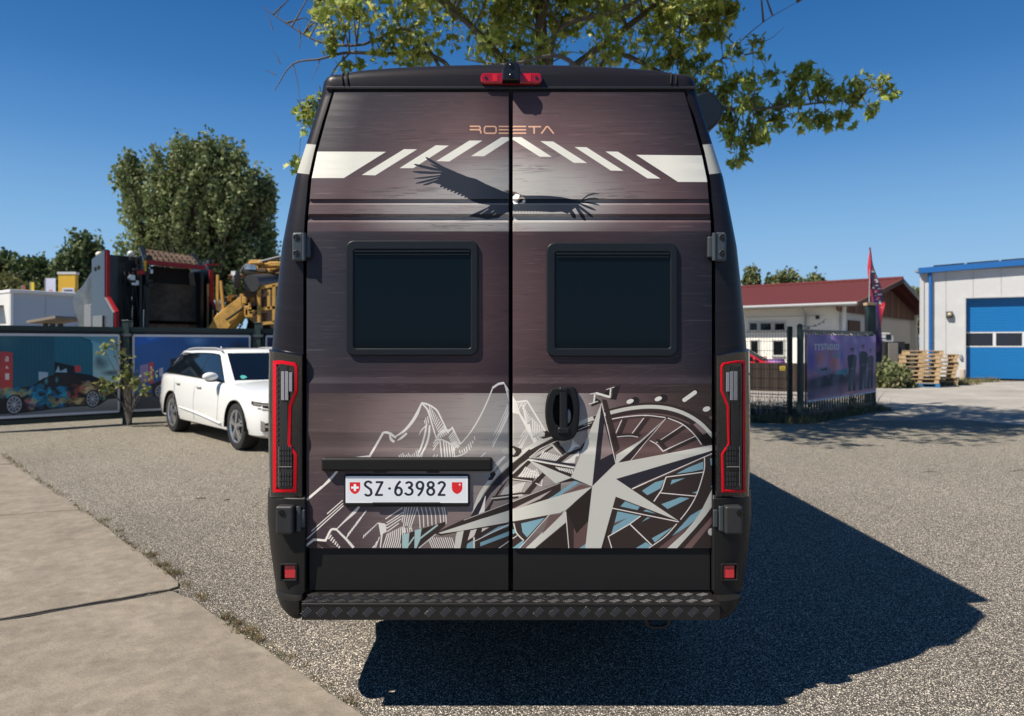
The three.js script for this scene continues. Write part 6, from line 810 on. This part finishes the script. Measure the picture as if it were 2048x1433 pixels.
// green mesh fence and gate wing with banner
{
  const f0 = V(xAt(1400, 15.0), 0, -15.0), f1 = V(xAt(1580, 14.1), 0, -14.1), t = thing('mesh_fence', 'dark green wire mesh fence between the van and the gate', 'fence', f0.clone().lerp(f1, .5)), gs = [], L = f1.distanceTo(f0), n = Math.round(L / .055);
  for (let i = 0; i <= n; i++) { const q = f0.clone().lerp(f1, i / n); gs.push(bar(V(q.x, .05, q.z), V(q.x, 1.84, q.z), .0029, .0029, 4)); } for (let k = 0; k < 10; k++) { const y = .08 + k * .19; gs.push(bar(V(f0.x, y, f0.z + .008), V(f1.x, y, f1.z + .008), .005, .005, 4)); gs.push(bar(V(f0.x, y, f0.z - .008), V(f1.x, y, f1.z - .008), .005, .005, 4)); }
  wpart('wire_mesh', gs, M.greenPaint, t).userData.kind = 'stuff'; wpart('post', rbox(.09, 1.9, .07, .01, f1.x, .95, f1.z), M.greenPaint, t); wpart('post_base', rbox(.13, .05, .13, .01, f1.x, .025, f1.z), mat([.4, .4, .38], .8), t);
  const g0 = V(5.68, 0, -13.8), g1 = V(8.52, 0, -16.5), T = (k, y) => V(lerp(g0.x, g1.x, k), y, lerp(g0.z, g1.z, k)), gate = thing('gate_wing', 'dark green bar gate wing that carries the purple studio banner', 'gate', T(.5, 0));
  wpart('post', [bar(V(g0.x, 0, g0.z), V(g0.x, 1.88, g0.z), .055, .055, 14), new THREE.SphereGeometry(.058, 14, 8).translate(g0.x, 1.89, g0.z)], M.greenPaint, gate).userData.kind = 'stuff'; wpart('post', rbox(.09, 1.82, .09, .01, g1.x, .95, g1.z), M.greenPaint, gate); wpart('rail', beam(T(0, 1.80), T(1, 1.80), .05, .07), M.greenPaint, gate); wpart('rail', beam(T(0, .14), T(1, .14), .05, .09), M.greenPaint, gate);
  for (let i = 1; i < 30; i++) wpart('picket', beam(T(i / 30, .17), T(i / 30, 1.77), .028, .028), M.greenPaint, gate);
  const [c, x] = canvasOf(1536, 1024); { const g = x.createLinearGradient(0, 0, 0, 1024); g.addColorStop(0, '#9c86d2'); g.addColorStop(.4, '#d49cd0'); g.addColorStop(.62, '#d08cae'); g.addColorStop(.75, '#6a4658'); g.addColorStop(1, '#f0aab0'); x.fillStyle = g; x.fillRect(0, 0, 1536, 1024); const sx = 1536 / 800; x.scale(sx, 1024 / 780); x.translate(-665, -355);
    soft(x, [[700, 640, 90, 200, '70,60,190,.8'], [800, 640, 60, 110, '230,130,80,.75'], [950, 700, 70, 120, '235,130,90,.8'], [900, 560, 90, 140, '190,110,130,.6'], [1040, 640, 50, 160, '70,70,190,.7'], [1240, 560, 40, 180, '80,80,200,.6'], [960, 900, 300, 110, '40,30,50,.85'], [760, 960, 160, 110, '50,34,60,.8'], [1380, 980, 120, 160, '200,140,160,.6'], [700, 1080, 120, 60, '60,40,120,.6'], [1000, 1060, 300, 50, '190,120,140,.5']]);
    fillP(x, '#948fb0', [740, 780], [770, 755], [880, 750], [905, 775], [915, 830], [850, 850], [800, 840], [765, 810]); fillP(x, '#2a2230', [800, 770], [870, 765], [880, 790], [810, 800]); fillP(x, '#4f9aa8', [960, 830], [1010, 795], [1105, 785], [1100, 850], [1060, 900], [980, 870]); fillP(x, '#302634', [900, 850], [1050, 860], [1090, 930], [900, 960]); fillP(x, '#2f2636', [700, 900], [860, 860], [950, 980], [760, 1000]);
    for (const [cx, h, w, col] of [[1160, 520, 1, '#151318'], [1300, 480, 1, '#25242a'], [1395, 540, .8, '#1c1a20']]) { soft(x, [[cx, h + 30, 30 * w, 42, '150,100,100,1'], [cx, h + 8, 28 * w, 24, '40,30,40,.95']]); x.fillStyle = col; x.beginPath(); x.moveTo(cx - 55 * w, h + 130); x.quadraticCurveTo(cx - 50 * w, h + 95, cx - 15 * w, h + 85); x.lineTo(cx + 15 * w, h + 85); x.quadraticCurveTo(cx + 55 * w, h + 95, cx + 58 * w, h + 140); x.lineTo(cx + 45 * w, h + 330); x.lineTo(cx + 40 * w, 1085); x.lineTo(cx + 6 * w, 1090); x.lineTo(cx, h + 370); x.lineTo(cx - 14 * w, 1090); x.lineTo(cx - 60 * w, 1090); x.lineTo(cx - 45 * w, h + 300); x.closePath(); x.fill(); soft(x, [[cx - 5, h + 270, 60 * w, 18, '180,130,130,.8']]); }
    x.fillStyle = '#ffffff'; x.font = 'bold 104px sans-serif'; x.save(); x.translate(740, 538); x.scale(.55, 1); x.fillText('TTSTUDIO', 0, 0); x.restore(); x.fillStyle = 'rgba(120,180,190,.6)'; x.fillRect(945, 580, 70, 60); }
  const P = (k, y) => T(k, y).add(V(.06, 0, .065)), bn = thing('studio_banner', 'purple banner with white lettering, cars and three dark figures on the gate', 'banner', T(.5, 0)); const k0 = .03, k1 = .975;
  const nz = noise2(77, 32); wpart('cloth', grid((u, v) => { const q = P(lerp(k0, k1, u), lerp(.42 + .03 * u, 1.74, v)); const e = Math.min(1, 6 * Math.min(u, 1 - u, v + .05)), w = e * (.05 * Math.abs(((u * 4.2 + (1 - v) * .9) % 1) - .5) - .012 + .02 * (nz(u * 9 + v * 5, v * 4) - .5)); return [q.x + w * .7, q.y - .012 * Math.abs(Math.sin(u * 13)) * v, q.z + w * .6]; }, 64, 24), mat([1, 1, 1], 1, 0, { map: texOf(c), transmission: .85, roughness: 1 }), bn);
  wpart('hem', beam(P(k0, .41), P(k1, .44), .012, .03), mat([.6, .6, .68], .6), bn); for (let i = 0; i < 9; i++) wpart('eyelet_tie', bar(P(lerp(k0, k1, i / 8), 1.74), T(lerp(k0, k1, i / 8), 1.80), .008, .008, 5), M.white, bn);
  // gate pillar and beach flag
  const pz = 16.75, pt = thing('gate_pillar', 'tall dark green gate pillar with a pale wooden cap behind the banner', 'gate pillar', V(xAt(1741, pz), 0, -pz)); part('shaft', rbox(.19, 2.46, .19, .015, 0, 1.23, 0), M.greenPaint, pt); part('cap', rbox(.23, .07, .23, .01, 0, 2.5, 0), mat([.5, .34, .2], .7), pt);
  const fz = 17.3, [fc, y] = canvasOf(128, 1024); y.fillStyle = '#241a35'; y.fillRect(0, 0, 128, 1024); const fr = rng(161); fillP(y, '#c8283c', [0, 0], [44, 0], [30, 420], [0, 520]); fillP(y, '#d3303f', [60, 520], [128, 480], [128, 720], [90, 640]); soft(y, [[40, 540, 50, 160, '80,50,140,.9'], [100, 820, 60, 120, '70,40,120,.8']]); for (let i = 0; i < 26; i++) { y.fillStyle = i % 4 ? `rgba(225,222,228,${.5 + fr() * .4})` : 'rgba(200,40,70,.8)'; y.fillRect(44 + fr() * 56, 120 + i * 16 + fr() * 8, 10 + fr() * 26, 6 + fr() * 10); }
  const fl = thing('beach_flag', 'red and purple feather flag rising behind the gate banner', 'flag', V(xAt(1741, fz), 0, -fz)); part('pole', taper([V(-.05, 0, 0), V(-.03, 2.2, 0), V(0, yAt(493, fz), 0)], [.025, .018, .008], 8), M.grey, fl);
  part('cloth', grid((u, v) => { const top = yAt(496, fz), bot = yAt(725, fz), yy = lerp(bot, top, v), wdt = table([[0, .30], [.15, .30], [.30, .26], [.50, .34], [.62, .24], [.8, .14], [.93, .07], [1, .01]], v); return [-.02 + u * wdt - .03 * Math.sin(v * 9), yy, .05 * Math.sin(u * 5 + v * 14) + .06 * u]; }, 10, 48), bannerMat(fc), fl);
  // slack wire from the gate post to the house
  const w0 = V(g0.x, 1.9, g0.z), w1 = at(1652, 638, 26), wt = thing('overhead_wire', 'slack wire with small hooks running from the gate post to the house', 'wire', w0); wpart('wire', tube([w0, w0.clone().lerp(w1, .5).add(V(0, -.12, 0)), w1], .012, 24, 5), M.darkMetal, wt); for (const k of [.2, .42, .62, .85]) { const q = w0.clone().lerp(w1, k).add(V(0, -.1, 0)); wpart('hook', rbox(.05, .04, .05, .01, q.x, q.y, q.z), M.darkMetal, wt); }
}
// weeds and grass along the fence, shrub by the road, verge before the hall
{
  const r = rng(171), s1 = [], s2 = [], s3 = []; const line = (a, b, n, w, list) => { for (let i = 0; i < n; i++) { const t = r(); list.push(V(lerp(a.x, b.x, t) + (r() - .5) * w, 0, lerp(a.z, b.z, t) + (r() - .5) * w)); } };
  line(gnd(1470, 842), gnd(1600, 846), 2200, .5, s1); line(gnd(1600, 846), gnd(1750, 822), 2200, .45, s1); line(gnd(1750, 820), gnd(1775, 823), 240, .4, s1); line(gnd(1470, 836), gnd(1600, 842), 420, .6, s2); line(gnd(1600, 842), gnd(1760, 818), 260, .4, s2);
  scene.add(tag(blades('weeds', s1, .14, [[.10, .11, .045], [.16, .15, .07], [.08, .09, .035], [.24, .20, .10]], 172, .006), 'low grass and weeds growing along the foot of the mesh fence and gate', 'weeds', null, 'stuff')); scene.add(tag(blades('tall_weeds', s2, .55, [[.10, .09, .05], [.06, .07, .03], [.13, .10, .06]], 173, .005), 'tall dry weed stalks standing in the mesh fence', 'weeds', null, 'stuff'));
  line(gnd(1745, 776), gnd(1925, 768), 2600, 1.2, s3); line(gnd(1925, 766), gnd(1990, 764), 300, .5, s3); scene.add(tag(blades('verge_grass', s3, .22, [[.16, .14, .05], [.10, .11, .035], [.22, .18, .08]], 174, .012), 'dry verge grass before the pallets and the hall', 'grass', null, 'stuff'));
  for (const [px, py, n, w, h, label] of [[1772, 776, 520, .7, 1.15, 'leafy green shrub at the roadside left of the pallets'], [1800, 776, 260, .4, .8, 'smaller bush directly left of the pallet stack']]) { const c = gnd(px, py), b = thing('shrub', label, 'shrub', V(c.x, 0, c.z)), pts = [], st = []; for (let i = 0; i < n; i++) { const a = r() * 6.3, q = Math.sqrt(r()) * w, y = (.1 + r() * .9) * h * (1 - .5 * (q / w) ** 2); pts.push([Math.cos(a) * q, y, Math.sin(a) * q, 1]); if (i % 14 === 0) st.push(bar(V(Math.cos(a) * q * .2, 0, Math.sin(a) * q * .2), V(Math.cos(a) * q, y, Math.sin(a) * q), .014, .006, 4)); } part('stem', st, M.twig, b).userData.kind = 'stuff'; foliage('foliage', pts, .17, [[.16, .19, .075], [.21, .23, .10], [.26, .25, .13], [.11, .14, .055]], b, 175 + n); }
}
// ---------------------------------------------------------------- the maple that stands beyond the van
{
  const base = V(.35, 0, -12.2), t = thing('maple_tree', 'big maple tree beyond the van, its leafy branches hanging over the roof', 'tree', base), r = rng(201);
  const mapleLeaf = (() => {                                                               // five lobes with a folded midrib
    const o = [[0, 0, 0], [.10, .18], [.40, .12], [.30, .32], [.52, .50], [.26, .52], [.24, .70], [.10, .66], [0, 1.0], [-.10, .66], [-.24, .70], [-.26, .52], [-.52, .50], [-.30, .32], [-.40, .12], [-.10, .18]], P = [0, .38, -.03]; for (const [x, y] of o) P.push(x, y, Math.abs(x) * .28 - .05 * y * y);
    const I = []; for (let i = 1; i <= o.length; i++) I.push(0, i, i % o.length + 1); const g = new THREE.BufferGeometry(); g.setAttribute('position', new THREE.Float32BufferAttribute(P, 3)); g.setAttribute('uv', new THREE.Float32BufferAttribute(new Float32Array(P.length / 3 * 2), 2)); g.setIndex(I); g.computeVertexNormals(); return g;
  })();
  const hub = V(0, 4.2, 0), seen = [];
  part('trunk', taper([V(.1, 0, 0), V(.05, 1.5, 0), V(-.05, 3, 0), hub, V(.2, 6.2, -.1), V(.1, 8.5, .1), V(0, 11, 0)], [.30, .24, .2, .17, .11, .08, .03], 12), M.bark, t);
  const add = (px, py, n, rad, Z, k = 1) => { const w = at(px, py, Z); seen.push([w.x - base.x, w.y, w.z - base.z, n, rad, k]); };
  // what shows over the van's roof
  for (let i = 0; i < 125; i++) { const px = 640 + r() * 830, edge = clamp(Math.min(px - 620, 1490 - px) / 160, 0, 1), low = 40 + 95 * edge + 25 * Math.sin(px * .031); const py = -70 + r() * (low + 70); if (px < 720 && py > 90) continue; if (px > 1290 && r() < .35) continue; add(px, py, 32, .28, 10.7 + r() * 2.8); }
  for (const [x, y] of [[1400, 75], [1440, 60], [1395, 130], [1330, 40], [1470, 100], [1455, 12], [1350, 110], [1420, 150], [1460, 170], [1500, 160], [1540, 152], [1480, 208], [1520, 220], [1560, 200], [1600, 146], [1580, 172], [1640, 160], [1662, 184], [1692, 180], [1722, 165], [1705, 195], [1680, 232], [1652, 240], [1628, 232], [1600, 236], [1562, 240], [1530, 258], [1500, 250], [1468, 262], [1440, 205], [1612, 145], [1590, 195], [1430, 140], [1455, 230], [1510, 195], [1545, 225], [1490, 275], [1515, 272], [1640, 178]]) add(x, y, 24, .16, 11.2 + r() * .9, 1.05);
  for (const [x, y, n] of [[1508, 82, 18], [1522, 100, 8], [1765, 158, 14], [1776, 185, 14], [1758, 176, 10], [1738, 218, 12], [1745, 210, 8], [1470, 320, 14], [1482, 308, 12], [1462, 285, 14], [1690, 236, 10], [1606, 138, 14], [1450, 8, 14], [1462, 28, 10], [622, 212, 20], [640, 200, 16], [604, 222, 16], [615, 240, 12], [690, 130, 18], [712, 128, 16], [662, 92, 18], [682, 60, 16], [640, 20, 16], [652, 38, 14], [590, 330, 8], [600, 318, 6], [665, 70, 12], [630, 228, 10], [640, -20, 18], [700, 20, 16], [1405, 175, 30], [1420, 200, 34], [1435, 230, 30], [1400, 110, 30], [1370, 130, 30], [1350, 90, 30], [1330, 120, 30], [1380, 160, 24], [1450, 265, 26], [1460, 250, 24], [1490, 300, 14], [1395, 30, 22], [1420, 20, 20], [1410, 55, 24], [1475, 150, 20], [1490, 190, 20], [1440, 180, 26], [1300, 60, 30], [1320, 20, 26]]) add(x, y, n, .14, 11.6 + r() * .5, 1.05);
  const rest = [];                                                                         // the crown above the frame and behind
  for (let i = 0; i < 330; i++) { const a = r() * 6.283, c = r(), q = Math.pow(r(), .4), s = Math.sqrt(1 - c * c * .8); rest.push([Math.cos(a) * s * 5.2 * q + .5, 7.4 + c * 4.6 * q, Math.sin(a) * s * 3.9 * q, 32, .55, 1.25]); }
  for (let i = 0; i < 60; i++) rest.push([3.5 + r() * 3.6, 6.6 + r() * 2.6, (r() - .5) * 4.4, 34, .4, 1.1]);
  for (let i = 0; i < 26; i++) rest.push([5 + r() * 3.2, 7.5 + r() * 3, -1 + r() * 2.4, 26, .4, 1.1]);
  for (let i = rest.length - 1; i >= 0; i--) { const q = rest[i], Z = -(base.z + q[2]), px = 1024 + F * (base.x + q[0]) / Z, py = HORIZON - F * (q[1] - EYE) / Z; if (py > -F * .55 / Z - 8 && !(px > 700 && px < 1400 && py < 60)) rest.splice(i, 1); }
  // limbs and twigs
  const W = (px, py, Z) => { const w = at(px, py, Z); return V(w.x - base.x, w.y, w.z - base.z); }, limbs = [];
  const limb = (pts, r0, r1) => { const c = new THREE.CatmullRomCurve3(pts), n = pts.length * 5, q = c.getPoints(n); limbs.push(q); return taper(q, q.map((_, i) => lerp(r0, r1, i / n)), 6); };
  const big = [
    limb([hub, V(.9, 5.2, .3), W(1220, 110, 12), W(1330, 150, 11.8), W(1440, 214, 11.6), W(1560, 214, 11.5), W(1640, 206, 11.5), W(1720, 200, 11.5)], .065, .006),
    limb([hub, V(-.8, 5.1, .3), W(880, 118, 12), W(760, 108, 11.8), W(690, 106, 11.8), W(640, 118, 11.7), W(586, 128, 11.7), W(548, 182, 11.7)], .05, .006), limb([W(700, 106, 11.8), W(668, 140, 11.8), W(645, 195, 11.8), W(612, 225, 11.8), W(596, 325, 11.8)], .014, .004), limb([hub, V(-1.2, 5.6, .2), W(820, 60, 12), W(720, 90, 11.9), W(640, 84, 11.9), W(570, 45, 11.9), W(522, 12, 11.9)], .04, .005),
    limb([V(.1, 5.4, 0), W(1120, 60, 11.6), W(1240, 20, 11.4), W(1340, -40, 11.4)], .055, .02), limb([V(0, 5.6, 0), W(960, 70, 11.4), W(900, 20, 11.3), W(830, -40, 11.3)], .055, .02), limb([V(.2, 6, 0), V(2.2, 7.6, -.3), V(4.2, 9.4, -.2), V(6.8, 10.4, -.2)], .07, .02), limb([V(0, 6, 0), V(-2, 7.8, .4), V(-4, 9.2, .3)], .07, .02), limb([V(.1, 7, 0), V(.8, 9.2, 1.2), V(1.6, 11, 1.5)], .08, .02), limb([V(0, 5, 0), V(.4, 7, -1.6), V(.6, 9, -2.8)], .1, .02), limb([hub, V(1.1, 5.2, .8), W(1130, 116, 11), W(1010, 130, 10.9), W(930, 118, 10.9)], .06, .01),
    limb([W(1362, -80, 12), W(1362, 20, 11.9), W(1358, 90, 11.8), W(1355, 140, 11.8)], .02, .012), limb([W(1362, 25, 11.9), W(1400, 38, 11.9), W(1440, 62, 11.9), W(1490, 110, 11.9)], .016, .008), limb([W(1440, 122, 11.8), W(1480, 84, 11.8), W(1530, 42, 11.8), W(1595, 4, 11.8)], .012, .004), limb([W(1490, 90, 11.8), W(1540, 78, 11.8), W(1568, 55, 11.8)], .008, .003),
  ];
  part('limb', big, mat([.12, .10, .085], .9), t).userData.kind = 'stuff';
  const twigs = []; const nearest = (p) => { let best = hub, d = 1e9; for (const l of limbs) for (const q of l) { const e = q.distanceTo(p) + (q.y > p.y + .4 ? .6 : 0); if (e < d) { d = e; best = q; } } return best; };
  for (const [x, y, z, n, rad] of seen.concat(rest)) { const p = V(x, y, z), q = nearest(p); if (n < 9 || q.distanceTo(p) > 1.7) continue; const m = q.clone().lerp(p, .5).add(V((r() - .5) * .2, .12 + r() * .1, (r() - .5) * .2)); twigs.push(taper([q, m, p], [.012 + .006 * q.distanceTo(p), .008, .004], 4)); }
  for (const [a, b, c, d] of [[545, 60, 530, 22], [552, 35, 560, 8], [600, 76, 592, 35], [598, 98, 600, 60], [560, 128, 545, 100], [552, 150, 530, 140], [640, 118, 622, 160], [620, 60, 606, 40], [1565, 214, 1596, 240], [1640, 206, 1668, 176], [1700, 202, 1740, 184], [1740, 184, 1772, 170], [1610, 206, 1606, 150], [1500, 214, 1478, 300], [1450, 215, 1470, 300], [1505, 90, 1505, 140], [1440, 60, 1446, 150], [586, 128, 600, 205], [600, 200, 640, 195], [1690, 204, 1735, 215]]) twigs.push(taper([W(a, b, 11.7), W((a + c) / 2 + 2, (b + d) / 2, 11.7), W(c, d, 11.7)], [.009, .006, .003], 4));
  part('twig', twigs, M.twig, t).userData.kind = 'stuff';
  const lime = [[.42, .46, .10], [.34, .40, .08], [.52, .50, .15], [.30, .37, .08], [.22, .28, .06]], pts = [], single = []; const spread = (list, deep) => { for (const [x, y, z, n, rad, k] of list) for (let i = 0; i < n * 1.3; i++) { const a = r() * 6.283, c = r() * 2 - 1, q = Math.pow(r(), .5), s = Math.sqrt(1 - c * c); const p = [x + Math.cos(a) * s * rad * q * 1.15, y + c * rad * q, z + Math.sin(a) * s * rad * q, k]; if (!deep && rad < .2 && single.length < 280 && r() < .5) single.push(p); else pts.push(p); } };
  spread(seen, false); spread(rest, true);
  foliage('crown', pts, .148, lime, t, 205, mapleLeaf, 1, .42);
  const lm = lime.map((c) => mat(c, .7, 0, { transmission: .42, specularIntensity: .4 })); single.forEach((p, i) => { const m = part('leaf', mapleLeaf, lm[i % lm.length], t); m.position.set(p[0], p[1], p[2]); m.rotation.set(Math.PI * (.75 + (r() - .5) * .5), r() * 6.3, (r() - .5) * 1.2); m.scale.setScalar(.15 * (.75 + r() * .6)); });
}
renderer.render(scene, camera);
